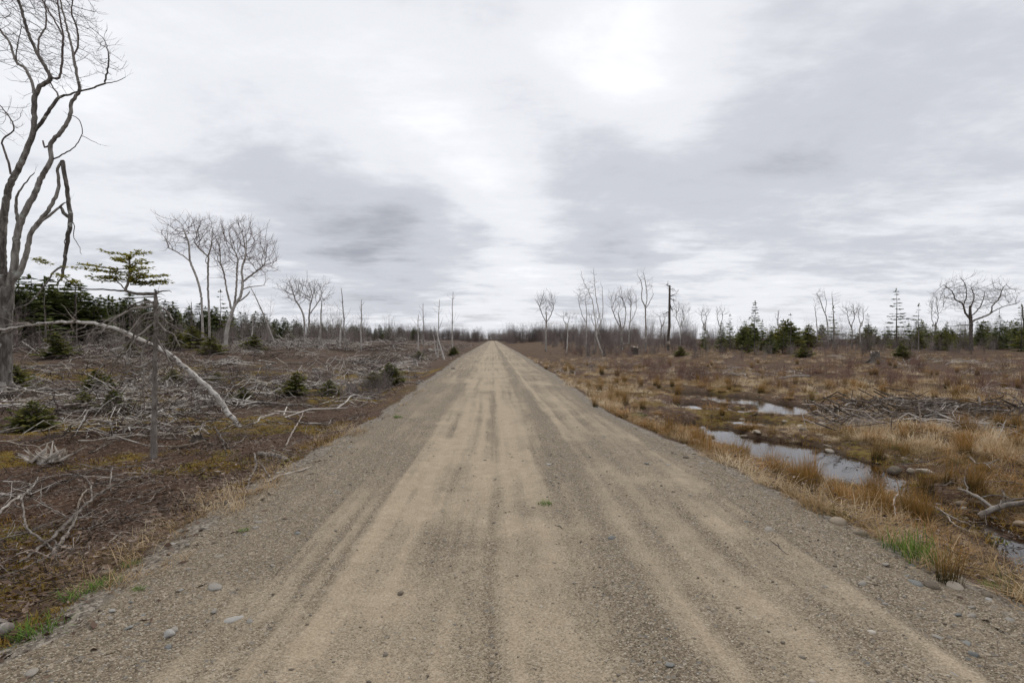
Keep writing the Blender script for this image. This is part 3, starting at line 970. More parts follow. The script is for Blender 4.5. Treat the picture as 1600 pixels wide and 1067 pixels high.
bare_tree('bare_tree', 'wide fan-shaped bare tree with pale forked trunk, largest in the clearing', 56, [
    [(352, 542, 5.5), (355, 515, 4.8), (362, 490, 4.4), (366, 478, 4)], [(362, 485, 3.2), (359, 472, 2.6), (354, 450, 2.2), (350, 428, 1.8), (345, 412, 1.3)],
    [(366, 478, 3.2), (369, 455, 2.6), (370, 428, 2.2), (372, 405, 1.6)], [(366, 478, 3), (376, 462, 2.6), (379, 440, 2.1), (378, 420, 1.6), (384, 400, 1.2)],
    [(372, 472, 2.0), (386, 462, 1.8), (390, 455, 1.2)], [(378, 452, 1.6), (394, 448, 1.3), (413, 446, .8)], [(380, 440, 1.4), (395, 428, 1.2), (412, 415, .8)]],
    [(382, 395, 50, 50, 6), (415, 400, 22, 35, 2), (348, 385, 20, 35, 2), (370, 365, 30, 24, 2)], 620, 'pale_bark', 'red_twigs', r_tip=0.014, twig=0.5)
bare_tree('bare_tree', 'round-crowned bare tree with two dark stems left of the far snags', 75, [
    [(476, 536, 3), (475, 500, 2.4), (470, 482, 2), (462, 470, 1.5)], [(476, 532, 2.4), (482, 515, 2.6), (483, 495, 2.2), (484, 480, 1.8), (488, 465, 1.2)], [(483, 492, 1.6), (492, 480, 1.4), (500, 468, 1)]],
    [(478, 455, 38, 22), (460, 455, 20, 18), (500, 458, 16, 16)], 360, 'pale_bark', 'twigs', r_tip=0.018, twig=0.6)
bare_tree('bare_tree', 'upright vase-shaped bare tree right of the road end', 95, [
    [(853, 537, 2.6), (853, 515, 2.2), (854, 500, 1.8), (853, 488, 1.3)], [(854, 505, 1.2), (847, 490, 1), (843, 478, .8)], [(854, 503, 1.2), (861, 492, 1), (865, 480, .8)]],
    [(853, 475, 16, 20), (846, 470, 9, 14), (862, 470, 8, 14)], 280, 'pale_bark', 'twigs', r_tip=0.02, twig=0.7, up=0.15)
bare_tree('bare_tree', 'tall wispy white-stemmed tree rising from a bent base', 62, [
    [(944, 544, 2), (936, 538, 1.9), (932, 525, 1.7), (931, 510, 1.4), (928, 485, 1.1), (924, 465, .9), (912, 440, .7), (909, 430, .5)], [(932, 525, 1.3), (938, 505, 1.1), (934, 480, 1.0), (930, 455, .8), (928, 426, .5)],
    [(934, 515, 1.2), (941, 498, 1), (942, 470, .8), (941, 448, .4)]],
    [(928, 450, 9, 24), (911, 458, 8, 22), (938, 458, 7, 16)], 130, 'birch_bark', 'twigs', r_tip=0.012, twig=0.4, up=0.12)
bare_tree('bare_tree', 'thin double-stemmed bare tree just left of the wispy white-stemmed one', 80, [
    [(917, 538, 1.6), (916, 510, 1.3), (917, 490, 1), (914, 470, .7)], [(916, 505, 1), (909, 490, .8), (904, 470, .5)]],
    [(908, 465, 9, 18), (919, 462, 6, 16)], 120, 'pale_bark', 'twigs', r_tip=0.014, twig=0.5, up=0.12)
bare_tree('bare_tree', 'broad fan-crowned bare tree with several stems from one base', 75, [
    [(972, 538, 2.4), (971, 518, 2.2), (970, 508, 1.8), (966, 490, 1.3)], [(971, 515, 1.6), (962, 497, 1.2), (956, 482, .9)], [(972, 518, 1.6), (977, 500, 1.3), (978, 480, 1)],
    [(983, 538, 1.6), (983, 515, 1.4), (985, 495, 1.2), (986, 478, .9)], [(984, 505, 1), (991, 492, .8), (995, 480, .6)]],
    [(965, 473, 16, 18), (980, 468, 16, 14), (990, 470, 8, 14)], 320, 'pale_bark', 'twigs', r_tip=0.016, twig=0.6, up=0.12)
bare_tree('bare_tree', 'tall thin forked bare tree between the fan-crowned tree and the snag pole', 66, [
    [(1009, 540, 2.4), (1009, 505, 2), (1008, 480, 1.7), (1003, 468, 1.3), (1003, 448, 1), (1000, 436, .7), (996, 430, .4)], [(1008, 480, 1.4), (1011, 465, 1.1), (1009, 445, .8), (1005, 425, .4)], [(1009, 482, 1.2), (1016, 470, .9), (1021, 460, .6)]],
    [(1003, 440, 8, 14), (1012, 450, 8, 16)], 110, 'pale_bark', 'twigs', r_tip=0.012, twig=0.4, up=0.1)
for px, top, wd_, lab in [(1063, 477, 15, 'low round bare tree just right of the snag pole'), (1100, 482, 9, 'small bare tree between the snag pole and the tall spruce, nearer the pole'), (1125, 484, 10, 'small bare tree just left of the tall dark spruce'),
                          (1330, 474, 13, 'bare tree with a pale stem left of the dark columnar spruce'), (1346, 476, 9, 'small bare tree crowding the dark columnar spruce'), (1461, 462, 13, 'vase-shaped bare tree left of the dark oak'),
                          (930, 486, 14, 'low hazy bare tree behind the white-stemmed one'), (885, 492, 12, 'low bare tree right of the vase-shaped one'), (1035, 490, 10, 'low brownish bare tree left of the snag pole')]:
    bare_tree('bare_tree', lab, 80, [[(px, 538, 1.6), (px + random.uniform(-3, 3), 515, 1.4), (px + random.uniform(-4, 4), 503, 1.0)], [(px, 512, 1), (px - wd_ * 0.4, 498, .8)], [(px, 512, 1), (px + wd_ * 0.4, 497, .8)]],
              [(px, (top + 497) / 2, wd_, (497 - top) / 2)], 150, 'pale_bark', 'twigs', r_tip=0.017, twig=0.6, up=0.15)
bare_tree('bare_tree', 'thin-stemmed leaning bare tree, taller of the two right of the spruces', 66, [
    [(1294, 535, 1.6), (1293, 505, 1.4), (1287, 485, 1.2), (1281, 468, .9), (1276, 458, .6)], [(1289, 490, 1), (1291, 475, .8), (1288, 456, .5)], [(1277, 535, 1.2), (1276, 505, 1), (1273, 480, .6)]],
    [(1283, 462, 10, 10), (1276, 480, 6, 16)], 110, 'pale_bark', 'twigs', r_tip=0.012, twig=0.4)
bare_tree('bare_tree', 'thin bare tree with needled lower boughs beside the leaning one', 68, [[(1306, 535, 1.6), (1303, 500, 1.3), (1301, 475, .9), (1300, 460, .5)]], [(1303, 472, 7, 14)], 70, 'pale_bark', 'twigs', r_tip=0.012, twig=0.4)
bare_tree('bare_tree', 'dark spreading bare oak on the skyline near the picture edge', 55, [
    [(1517, 530, 5), (1517, 505, 4.2), (1516, 490, 3.6), (1516, 478, 2.4)], [(1517, 500, 2.6), (1508, 488, 2.4), (1504, 475, 2.0), (1493, 468, 1.6), (1487, 455, 1.2), (1474, 445, .7)],
    [(1517, 503, 2.6), (1531, 497, 2.4), (1547, 490, 2), (1551, 478, 1.6), (1562, 465, 1.2), (1566, 452, .9), (1573, 444, .6)], [(1505, 478, 1.4), (1510, 462, 1.2), (1508, 445, .9), (1502, 434, .5)],
    [(1516, 482, 1.8), (1522, 465, 1.4), (1518, 450, 1)], [(1547, 490, 1.4), (1565, 480, 1.1), (1588, 474, .7)], [(1516, 508, 1.6), (1500, 508, 1.2), (1488, 510, .8), (1476, 507, .5)], [(1520, 492, 1.6), (1532, 478, 1.2), (1538, 462, .8)]],
    [(1517, 462, 40, 30), (1565, 462, 28, 22), (1480, 458, 20, 22)], 300, 'spruce_bark', 'dark_twig', r_tip=0.013, twig=0.5)

# --- snags and thin dead stems
SNAGS = [((500, 541), (503, 470), 2.0, 'pale dead stem standing right of the round-crowned tree'), ((541, 541), (533, 450), 1.4, 'tall thin snag with a whippy top leaning left'),
         ((530, 539), (533, 497), 2.0, 'short pale broken snag left of the thin whippy one'), ((564, 540), (565, 468), 1.6, 'thin pale snag with two forked tips'), ((654, 537), (654, 492), 1.5, 'short pale snag nearer the road end'),
         ((707, 536), (708, 456), 1.3, 'tall bare mast-like stem close to the road end'), ((695, 543), (680, 513), 1.8, 'white birch stem leaning left near the road end'), ((681, 538), (676, 517), 1.3, 'second leaning stem beside the leaning white birch'),
         ((663, 536), (661, 474), 1.2, 'thin branchy snag left of the mast-like stem'), ((684, 536), (687, 468), 1.2, 'thin branchy snag between the other two near the road end'), ((432, 538), (392, 450), 1.6, 'thin dead stem leaning hard to the left beside the fan-shaped tree'),
         ((393, 533), (396, 490), 1.4, 'short grey snag under the leaning stem'), ((1218, 535), (1216, 485), 1.4, 'thin dead snag between two sparse spruces'), ((946, 541), (936, 520), 1.5, 'white birch stem leaning beside the wispy tree'),
         ((300, 520), (299, 472), 1.2, 'thin dark snag between the bent fir and the slender tree'), ((121, 530), (119, 462), 1.0, 'dark bare snag at the edge of the left wood'), ((1600, 540), (1597, 476), 2.4, 'dark ragged spruce stem at the picture edge')]
for b, t, r, lab in SNAGS:
    Yc = random.uniform(58, 70)
    s = Yc / FPX
    p0, p1 = at_depth(*b, Yc), at_depth(*t, Yc)
    p0[2] = gz(p0[0], p0[1]) - 0.2
    L = np.linalg.norm(p1 - p0)
    tk, br = Tubes(), Tubes()
    pts = wobble(p0, p1, 9, 0.09) - p0
    tk.add(pts, np.linspace(r * s, r * s * 0.35, 9), 6)
    for k in range(12):
        q = random.uniform(0.35, 1.0)
        i = min(int(q * 8), 7)
        a = random.random() * 6.28
        ln = random.uniform(0.3, 1.3) * (1.25 - q) + 0.25
        d = np.array([math.cos(a), math.sin(a), random.uniform(0.2, 1.4)]) * ln
        br.add([pts[i], pts[i] + d * 0.5 + [0, 0, -0.05], pts[i] + d + [0, 0, random.uniform(-0.1, 0.3)]], [0.018, 0.012, 0.006], 3)
    o = link('dead_snag', None, None, tuple(p0), lab, 'snag', 'thin dead stems left standing')
    dark = 'dark' in lab
    link('trunk', tk.mesh('trunk', M['spruce_bark' if dark else 'birch_bark' if 'birch' in lab else 'pale_bark']), o)
    link('crown', br.mesh('crown', M['dark_twig' if dark else 'twigs']), o)

# the tall broken pole-like trunk on the right
Yc = 60.0
s = Yc / FPX
p0 = at_depth(1044, 545, Yc)
p0[2] = gz(p0[0], p0[1]) - 0.2
o = link('broken_trunk', None, None, tuple(p0), 'tall broken pole-like trunk with a few stub branches, standing alone', 'snag')
tk = Tubes()
pts = [at_depth(1044, 545, Yc), at_depth(1044, 530, Yc), at_depth(1046, 510, Yc), at_depth(1046, 480, Yc), at_depth(1046.5, 446, Yc)]
tk.add(np.array(pts) - p0 + np.array([[0, 0, -.2], [0, 0, 0], [0, 0, 0], [0, 0, 0], [0, 0, 0]]), [2.3 * s, 2.2 * s, 2.1 * s, 1.9 * s, 1.5 * s], 8)
link('trunk', tk.mesh('trunk', M['spruce_bark']), o)
for a, b_, c in [((1047, 463), (1052, 461), (1057, 459)), ((1047, 466), (1052, 469), (1056, 470)), ((1046, 447), (1043, 446), (1041, 445)), ((1047, 475), (1049, 482), (1051, 485)), ((1046, 486), (1041, 489), (1036, 491)), ((1047, 452), (1049, 452), (1051, 451))]:
    t_ = Tubes()
    t_.add(np.array([at_depth(*a, Yc), at_depth(*b_, Yc), at_depth(*c, Yc)]) - p0, [0.05, 0.04, 0.015], 5)
    for q in (b_, c):
        for _ in range(3):
            e = at_depth(*q, Yc) - p0
            t_.add([e, e + rng.normal(0, 0.22, 3), e + rng.normal(0, 0.35, 3)], [0.016, 0.011, 0.005], 3)
    link('stub_branch', t_.mesh('stub_branch', M['dark_twig']), o)
bx_ = mesh_np('bark_flap', np.array([[-.14, -.17, 0], [.14, -.17, 0], [.15, -.15, .55], [-.13, -.15, .5], [-.14, -.13, 0], [.14, -.13, 0], [.15, -.11, .55], [-.13, -.11, .5]]), [[0, 1, 2, 3], [5, 4, 7, 6], [0, 4, 5, 1], [3, 2, 6, 7], [0, 3, 7, 4], [1, 5, 6, 2]], None, M['pale_wood'])
link('bark_flap', bx_, o, (0, 0, 1.05))

# --- conifers
VAR = [conifer_parts(8.0, r_, whorls=27, per=7, sprays=9, leaf=0.62, ragged=g_) for r_, g_ in ((1.7, .35), (1.4, .3), (2.1, .4), (1.15, .25), (1.8, .5), (1.5, .55))]
YV = [conifer_parts(3.0, r_, z0=0.03, whorls=14, per=7, sprays=11, leaf=0.30, rise=0.45, droop=0.2, mat='young_needles', ragged=.4) for r_ in (1.2, 0.95, 1.4, 1.1)]
BV = [conifer_parts(3.0, r_, z0=0.01, whorls=16, per=9, sprays=16, leaf=0.5, rise=0.5, droop=0.25, mat='bush_needles', ragged=.5, shape=0.7) for r_ in (1.5, 1.9, 1.7)]
# left wood: a long edge parallel to the road, deeper trees behind
cnt = 0
for k in range(900):
    pxk = random.uniform(-60, 480) if random.random() < 0.6 else random.uniform(480, 750)
    row = random.random()
    lat = 56 + 26 * row + 4 * fbm(pxk * 0.02, 1.0)
    if pxk > 520:
        lat -= 22 * min(1, (pxk - 520) / 180)
    d = float(lat) * FPX / max(776 - pxk, 18)
    if d > 420:
        continue
    q = at_depth(pxk, 530, d)
    dens = 0.9 if pxk < 470 else 0.75
    if random.random() > dens:
        continue
    hgt = random.uniform(6.6, 8.4) * (1.10 if 40 < pxk < 130 else 0.95 if pxk < 400 else 0.85)
    sc_ = hgt / 8.0
    where = next(t for lim, t in ((60, 'behind the big old tree'), (170, 'between the big old tree and the bent fir'), (240, 'just left of the bent fir'), (310, 'between the bent fir and the slender tree'), (370, 'behind the fan-shaped tree'), (450, 'between the fan-shaped and round-crowned trees'), (520, 'behind the round-crowned tree'), (600, 'behind the thin snags'), (680, 'left of the mast-like stem'), (999, 'by the road end')) if pxk < lim)
    size = 'tall' if hgt > 7.6 else 'lower'
    place_conifer('conifer_tree', f'{size} dark conifer {where}', random.choice(VAR), (q[0], q[1], gz(q[0], q[1]) - 0.1), (sc_ * random.uniform(1.5, 2.4), sc_ * random.uniform(1.5, 2.4), sc_), f'{size} conifers {where}', 0.02)
    cnt += 1
    if cnt >= 290:
        break
# spruces standing out on the right
sp1 = conifer_parts(5.0, 1.05, z0=0.25, whorls=19, per=6, sprays=11, leaf=0.36, gap=0.22, rise=0.3, droop=0.25, ragged=.45)
sp2 = conifer_parts(5.5, 1.45, z0=0.30, whorls=13, per=6, sprays=13, leaf=0.32, gap=0.10, rise=0.12, droop=0.12, ragged=.3, tips_only=0.25)
sp3 = conifer_parts(4.0, 1.0, z0=0.35, whorls=10, per=5, sprays=11, leaf=0.32, gap=0.25, rise=0.1, droop=0.05, ragged=.5, tips_only=0.3)
sp4 = conifer_parts(4.0, 0.62, z0=0.03, whorls=20, per=8, sprays=6, leaf=0.24, ragged=.15, shape=0.6)
for px, top, Yc, parts, hh, lab in [(1179, 470, 55, sp1, 5.0, 'dark spruce with open lower boughs, tallest left of the bare pair'), (1402, 450, 50, sp2, 5.5, 'tall layered fir with sparse level boughs'), (1435, 474, 52, sp3, 4.0, 'thin ragged fir beside the tall layered fir'),
                                    (1236, 489, 55, sp3, 4.0, 'small round-topped fir with open boughs'), (1141, 490, 58, sp3, 4.0, 'small sparse fir left of the dark spruce'), (1356, 489, 60, sp4, 4.0, 'dark narrow columnar spruce'), (1302, 478, 62, sp3, 4.0, 'sparse fir growing among the thin bare pair'),
                                    (71, 438, 66, sp3, 4.0, 'layered fir standing above the left wood beside the big tree'), (1596, 474, 50, sp4, 4.0, 'dark spruce at the very edge of the picture'), (344, 452, 70, sp3, 4.0, 'sparse dead-topped fir between the slim tree and the fan-shaped tree')]:
    q = at_depth(px, 530, Yc)
    zg = gz(q[0], q[1])
    hgt = at_depth(px, top, Yc)[2] - zg
    place_conifer('spruce_tree', lab, parts, (q[0], q[1], zg - 0.1), hgt / hh, None, 0.01)
# young conifers along the right hand edge
for k in range(250):
    pxk = random.uniform(1095, 1640)
    d = random.uniform(52, 120)
    if fbm(pxk * 0.03, d * 0.05, 2, 15) < -0.02 and pxk < 1560:
        continue
    q = at_depth(pxk, 530, d)
    top = random.choice((random.uniform(498, 512), random.uniform(508, 526), random.uniform(510, 526))) - (8 if pxk > 1555 else 0)
    zg = gz(q[0], q[1])
    hgt = max(1.2, at_depth(pxk, top, d)[2] - zg)
    where = next(t for lim, t in ((1130, 'right of the snag pole'), (1179, 'left of the dark spruce'), (1236, 'right of the dark spruce'), (1290, 'left of the bare pair'), (1356, 'left of the columnar spruce'), (1402, 'left of the tall layered fir'), (1461, 'right of the tall layered fir'), (1517, 'left of the dark oak'), (1570, 'right of the dark oak'), (9999, 'at the right picture edge')) if pxk < lim)
    pool, full = random.choice(((BV, 3.0), (YV, 3.0), (YV, 3.0), (YV, 3.0), (VAR[:4], 8.0)))
    sc_ = hgt / full
    wide = sc_ * (random.uniform(0.7, 1.2) if full == 3.0 else random.uniform(1.0, 1.6))
    look = 'tall pointed' if full == 8.0 else 'round bushy' if pool is BV else 'ragged bushy'
    place_conifer('young_conifer', f'{look} young conifer {where}', random.choice(pool), (q[0], q[1], zg - 0.05), (wide, wide, sc_), f'{look} young conifers {where}', 0.03)
# small firs dotted over the slash
for px, py, hgt, lab in [(462, 618, 0.75, 'small dark fir bush on the slash, third along from the big tree'), (610, 602, 0.85, 'olive fir bush close to the road shoulder by the grey stump'), (585, 606, 0.6, 'low fir bush directly right of the grey stump'), (48, 672, 0.6, 'mossy green fir seedling near the picture edge'),
                         (300, 545, 1.7, 'yellowish fir bush right of the bent fir trunk'), (275, 548, 1.4, 'ragged young fir tangled in dead branches'), (330, 552, 1.3, 'small leaning yellow-green fir before the fan-shaped tree'), (395, 548, 1.3, 'yellowing young fir right of the fan-shaped tree'), (515, 618, 0.5, 'tiny fir seedling left of the grey stump'), (709, 556, 0.9, 'dark fir bush beside the far road shoulder'),
                         (130, 640, 0.5, 'low green seedling under the leaning birch'), (180, 645, 0.6, 'low dark seedling left of the bent fir'), (655, 562, 0.7, 'small fir on the slash near the far road'), (1256, 556, 1.0, 'dark pointed young fir in the red brush'), (1064, 556, 0.8, 'low dark fir below the snag pole'), (1200, 548, 1.3, 'round fir bush in front of the green fringe'), (1410, 560, 1.0, 'low green juniper-like bush below the tall layered fir'),
                         (205, 560, 1.0, 'yellow-green fir behind the bent fir trunk'), (20, 610, 0.9, 'spreading fir bush at the foot of the big old tree'), (150, 612, 0.7, 'low fir bush under the arch of the birch'), (270, 600, 0.6, 'small fir bush right of the bent fir, behind the birch'), (340, 600, 0.5, 'low fir sprig behind the leaning birch foot'), (380, 632, 0.5, 'brownish seedling right of the leaning birch foot'), (90, 560, 1.3, 'yellow-green young fir behind the leaning birch')]:
    q = ground_hit(px, py)
    parts = random.choice(BV)
    o = place_conifer('fir_bush', lab, parts, tuple(q - [0, 0, 0.03]), 1, None, 0.06)
    s_ = hgt * random.uniform(1.0, 1.2) / 3.0
    o.scale = (s_ * 1.35, s_ * 1.35, s_)

# --- the bent fir at the left
Yc = float(ground_hit(240, 716)[1])
s = Yc / FPX
p0 = ground_hit(240, 716)
o = link('bent_fir', None, None, tuple(p0), 'thin dead-limbed fir whose top bends flat with a green tuft', 'tree')
tk, dd = Tubes(), Tubes()
P_ = lambda a, b, dy=0.0: at_depth(a, b, Yc) - p0 + np.array([0, dy, 0])
pts, rad = resample([P_(240, 716) - [0, 0, .1], P_(241, 660), P_(242, 600), P_(243, 540), P_(244, 490), P_(243, 465), P_(242, 452)], [5.4 * s, 4.0 * s, 3.5 * s, 3.3 * s, 3.0 * s, 2.6 * s, 1 * s], 0.05)
rad = rad * (1 + rng.normal(0, 0.06, len(rad)))
tk.add(pts + rng.normal(0, 0.008, pts.shape), rad, 9)
for k in range(70):                     # broken branch stubs
    i = random.randrange(6, len(pts))
    a = random.random() * 6.28
    L = random.uniform(0.03, 0.22)
    e = np.array([math.cos(a) * L, math.sin(a) * L, random.uniform(-0.5, 0.2) * L])
    tk.add([pts[i], pts[i] + e * 0.6, pts[i] + e + [0, 0, -0.2 * L]], [0.007, 0.005, 0.002], 4)
for st in [[(243, 459, 2.6), (230, 459, 2.8), (215, 459, 2.4), (203, 457, 2.2), (196, 454, 2)], [(196, 454, 2), (197, 448, 1.9), (200, 440, 1.8), (202, 428, 1.5), (203, 410, 1.2), (204, 393, .6)], [(197, 455, 1.6), (178, 454, 1.3), (160, 452, 1.2), (140, 452, 1.1), (125, 449, 1), (113, 443, .9), (104, 436, .7), (92, 428, .5)],
           [(245, 458, 1.6), (252, 455, 1.2), (262, 454, .8), (268, 456, .4)], [(195, 452, 1), (188, 444, .9), (180, 437, .8), (172, 430, .5)], [(201, 435, 1), (210, 430, .8), (222, 434, .6), (232, 444, .4)], [(240, 464, 1.2), (225, 464, .9), (205, 466, .6), (190, 465, .4)]]:
    pts, rad = resample([P_(a, b) for a, b, c in st], [c * s for a, b, c in st], 0.05)
    tk.add(pts + rng.normal(0, 0.004, pts.shape), rad, 6)
link('trunk', tk.mesh('trunk', M['spruce_bark']), o)
dead = [[(243, 470), (222, 475), (198, 486), (175, 497), (150, 512), (135, 532)], [(243, 478), (220, 480), (195, 492), (178, 506), (168, 520)], [(243, 487), (222, 492), (205, 508), (190, 522), (175, 540)], [(241, 497), (228, 498), (218, 510), (208, 530), (196, 548), (178, 556), (165, 575), (152, 592)],
        [(245, 478), (252, 492), (262, 502), (275, 509), (285, 516)], [(245, 484), (258, 482), (270, 490), (280, 500)], [(245, 495), (256, 505), (262, 520)], [(243, 520), (230, 535), (222, 556), (226, 580), (225, 610), (228, 635), (215, 650)], [(244, 530), (254, 550), (260, 572)], [(241, 560), (225, 572), (210, 575), (205, 590)],
        [(243, 474), (225, 470), (205, 474), (185, 482)], [(240, 505), (214, 530), (205, 552), (212, 570)], [(240, 620), (243, 640), (246, 662)], [(244, 500), (262, 516), (276, 522), (290, 540)], [(240, 545), (220, 552), (200, 548), (182, 560), (170, 585)]]
for st in dead:
    n = len(st)
    dy = rng.normal(0, 0.25)
    pts, rad = resample([P_(a, b, dy * i / n) for i, (a, b) in enumerate(st)], np.linspace(1.7, 0.7, n) * s, 0.06)
    dd.add(pts + rng.normal(0, 0.008, pts.shape), rad, 5)
    for k in range(9):
        i = random.randrange(1, len(pts))
        d = rng.normal(0, 0.10, 3) + np.array([0, 0, -0.04])
        dd.add([pts[i], pts[i] + d, pts[i] + 2 * d + rng.normal(0, 0.04, 3)], [0.005, 0.004, 0.002], 3)
link('dead_branches', dd.mesh('dead_branches', M['grey_wood']), o)
# the green tuft: flat boughs of short needles
PP, DD = [], []
bough = [(394, 178, 224), (401, 165, 218), (408, 186, 234), (416, 138, 212), (423, 134, 226), (426, 176, 248), (432, 146, 236), (436, 160, 206), (440, 226, 254), (436, 222, 250), (418, 196, 240)]
bt = Tubes()
for yy, xa, xb in bough:
    for xe in (xa, xb):
        for rep in range(2):
            dy = random.uniform(-0.35, 0.35)
            a, e = P_(203, yy + 5), P_(xe + random.uniform(-6, 6), yy + random.uniform(-2, 3), dy)
            pts = wobble(a, e, 8, 0.18)
            bt.add(pts, np.linspace(0.007, 0.003, 8), 3)
            L = np.linalg.norm(e - a)
            for k in range(int(30 + 110 * L)):
                q = random.uniform(0.25, 1.0)
                p = np.array([np.interp(q, np.linspace(0, 1, 8), pts[:, c]) for c in range(3)]) + rng.normal(0, [0.02, 0.05, 0.008])
                PP.append(p)
                DD.append((e - a) / L * 0.6 + rng.normal(0, [0.5, 0.7, 0.18]))
for xx, yy in [(92, 430), (99, 433), (108, 440), (118, 441), (60, 405), (66, 408), (72, 411)]:
    for k in range(50):
        PP.append(P_(xx, yy) + rng.normal(0, [0.05, 0.05, 0.012]))
        DD.append(rng.normal(0, [0.8, 0.8, 0.2]))
V, F = diamonds(np.array(PP), np.array(DD), rng.uniform(0.035, 0.085, len(PP)), 0.012)
link('boughs', bt.mesh('boughs', M['spruce_bark']), o)
link('crown', mesh_np('crown', V, F, {'rnd': np.repeat(rng.random(len(PP)), 4), 't': np.tile([0, .5, 1, .5], len(PP))}, M['bent_needles']), o)

# --- the leaning, arching birch
q0 = ground_hit(372, 668)
Yc = float(q0[1])
s = Yc / FPX
o = link('leaning_birch', None, None, tuple(q0), 'white birch bowed over in a long arch to the left, foot near the road', 'tree')
tk, br = Tubes(), Tubes()
pl = [(376, 670, 6.5), (358, 645, 6.4), (338, 620, 6.6), (315, 596, 6.2), (290, 575, 6.0), (265, 555, 5.6), (240, 541, 5.2), (200, 522, 4.6), (160, 508, 4.2), (125, 503, 3.9), (90, 504, 3.5), (50, 508, 3.2), (10, 514, 2.9), (-40, 520, 2.4), (-100, 535, 1.6)]
pts, rad = resample([at_depth(a, b, Yc - 0.02 * i) - q0 for i, (a, b, c) in enumerate(pl)], [c * s * 0.62 for a, b, c in pl], 0.1)
rad = rad * (1 + rng.normal(0, 0.05, len(rad)))
pts = pts + rng.normal(0, 0.012, pts.shape)
tk.add(pts, rad, 9)
for k in range(46):
    i = random.randrange(18, len(pts))
    a = random.random() * 6.28
    d = np.array([-0.5 + 0.4 * math.cos(a), 0.5 * math.sin(a), random.uniform(-0.8, 0.35)]) * random.uniform(0.3, 0.9)
    p = wobble(pts[i], pts[i] + d, 5, 0.3)
    br.add(p, np.linspace(0.012, 0.003, 5), 4)
    for _ in range(3):
        e = rng.normal(0, 0.14, 3)
        br.add([p[3], p[3] + e, p[3] + e * 1.8 + [0, 0, -0.05]], [0.005, 0.004, 0.002], 3)
link('trunk', tk.mesh('trunk', M['birch_bark']), o)
link('crown', br.mesh('crown', M['dark_twig']), o)

# ------------------------------------------------------------------ undergrowth, slash, grass


def shrub(nst, h, spread, rad=0.008, tw=4, up=0.6):
    t = Tubes()
    for _ in range(nst):
        a, l = random.random() * 6.28, h * random.uniform(0.5, 1.05)
        d = np.array([math.cos(a) * spread * random.random(), math.sin(a) * spread * random.random(), 1.0])
        b = np.array([random.gauss(0, spread * 0.25 * h), random.gauss(0, spread * 0.25 * h), -0.05])
        p = wobble(b, b + d * l, 4, 0.12)
        t.add(p, [rad, rad * 0.8, rad * 0.6, rad * 0.3], 3)
        for _ in range(tw):
            q = p[random.choice((1, 2, 2, 3))]
            e = (d + rng.normal(0, 0.6, 3)) * l * random.uniform(0.12, 0.3)
            e[2] = abs(e[2]) * up
            t.add([q, q + e], [rad * 0.5, rad * 0.2], 3)
    return t.arrays()


def tangle(n, R, l0, l1, r0, r1, zmax, tilt=0.12, bend=0.15):
    t = Tubes()
    for _ in range(n):
        a, l = random.gauss(0, 0.9), random.uniform(l0, l1)
        c = np.array([random.gauss(0, R * 0.5), random.gauss(0, R * 0.5), random.random()**1.6 * zmax])
        d = np.array([math.cos(a), math.sin(a), random.gauss(0, tilt)]) * l / 2
        r = random.uniform(r0, r1)
        p = wobble(c - d, c + d, 4, bend * 1.6)
        t.add(p, [r, r * 0.9, r * 0.7, r * 0.35], 3, cap=False)
    return t.arrays()


def tuft(n, l0, l1, root, lean, droop, wid, segs=3):
    """Grass or rush clump of tapering blades: vertices, triangles, height value."""
    V, F, T = [], [], []
    for _ in range(n):
        a, l = random.random() * 6.28, random.uniform(l0, l1)
        ra, rr = random.random() * 6.28, root * math.sqrt(random.random())
        b = np.array([math.cos(ra) * rr, math.sin(ra) * rr, -0.02])
        hd = np.array([math.cos(a), math.sin(a), 0])
        sd_ = np.array([-hd[1], hd[0], 0]) * wid * random.uniform(0.7, 1.3)
        ln = abs(random.gauss(lean, lean * 0.5))
        dr = abs(random.gauss(droop, droop * 0.5))
        i0 = len(V)
        for k in range(segs + 1):
            t = k / segs
            p = b + hd * l * (math.sin(ln) * t + 0.55 * dr * t * t) + np.array([0, 0, 1]) * l * (math.cos(ln) * t - 0.62 * dr * t * t)
            p[2] = max(p[2], -0.02)
            if k < segs:
                V += [p - sd_ * (1 - t * 0.8), p + sd_ * (1 - t * 0.8)]
                T += [t, t]
            else:
                V.append(p)
                T.append(1.0)
        for k in range(segs - 1):
            j = i0 + 2 * k
            F += [(j, j + 1, j + 3), (j, j + 3, j + 2)]
        j = i0 + 2 * (segs - 1)
        F.append((j, j + 1, j + 2))
    return np.array(V), np.array(F), np.array(T)


def flakes(n, R, s0, s1):
    pos = np.stack([rng.normal(0, R, n), rng.normal(0, R, n), rng.random(n) * 0.02], -1)
    a = rng.random(n) * 6.28
    V, F = diamonds(pos, np.stack([np.cos(a), np.sin(a), rng.normal(0, 0.15, n)], -1), rng.uniform(s0, s1, n), rng.uniform(s0, s1, n) * 0.22)
    return V, F, np.tile([0, .5, 1, .5], n)


def stone(sub=1, flat=0.5, rough=0.22, angular=True):
    import bmesh
    bm = bmesh.new()
    bmesh.ops.create_icosphere(bm, subdivisions=sub, radius=1.0)
    V = np.array([v.co[:] for v in bm.verts])
    F = np.array([[v.index for v in f.verts] for f in bm.faces])
    bm.free()
    pl = rng.normal(0, 1, (7, 3))
    pl /= np.linalg.norm(pl, axis=1)[:, None]
    for p in pl:                       # chip flat faces off the lump
        lim = random.uniform(0.5, 0.85)
        d = V @ p
        V = V - np.maximum(d - lim, 0)[:, None] * p * 0.92
    V += rng.normal(0, rough * 0.16, V.shape)
    V *= np.array([random.uniform(0.85, 1.3), random.uniform(0.65, 0.95), flat])
    return V, F, np.zeros(len(V))


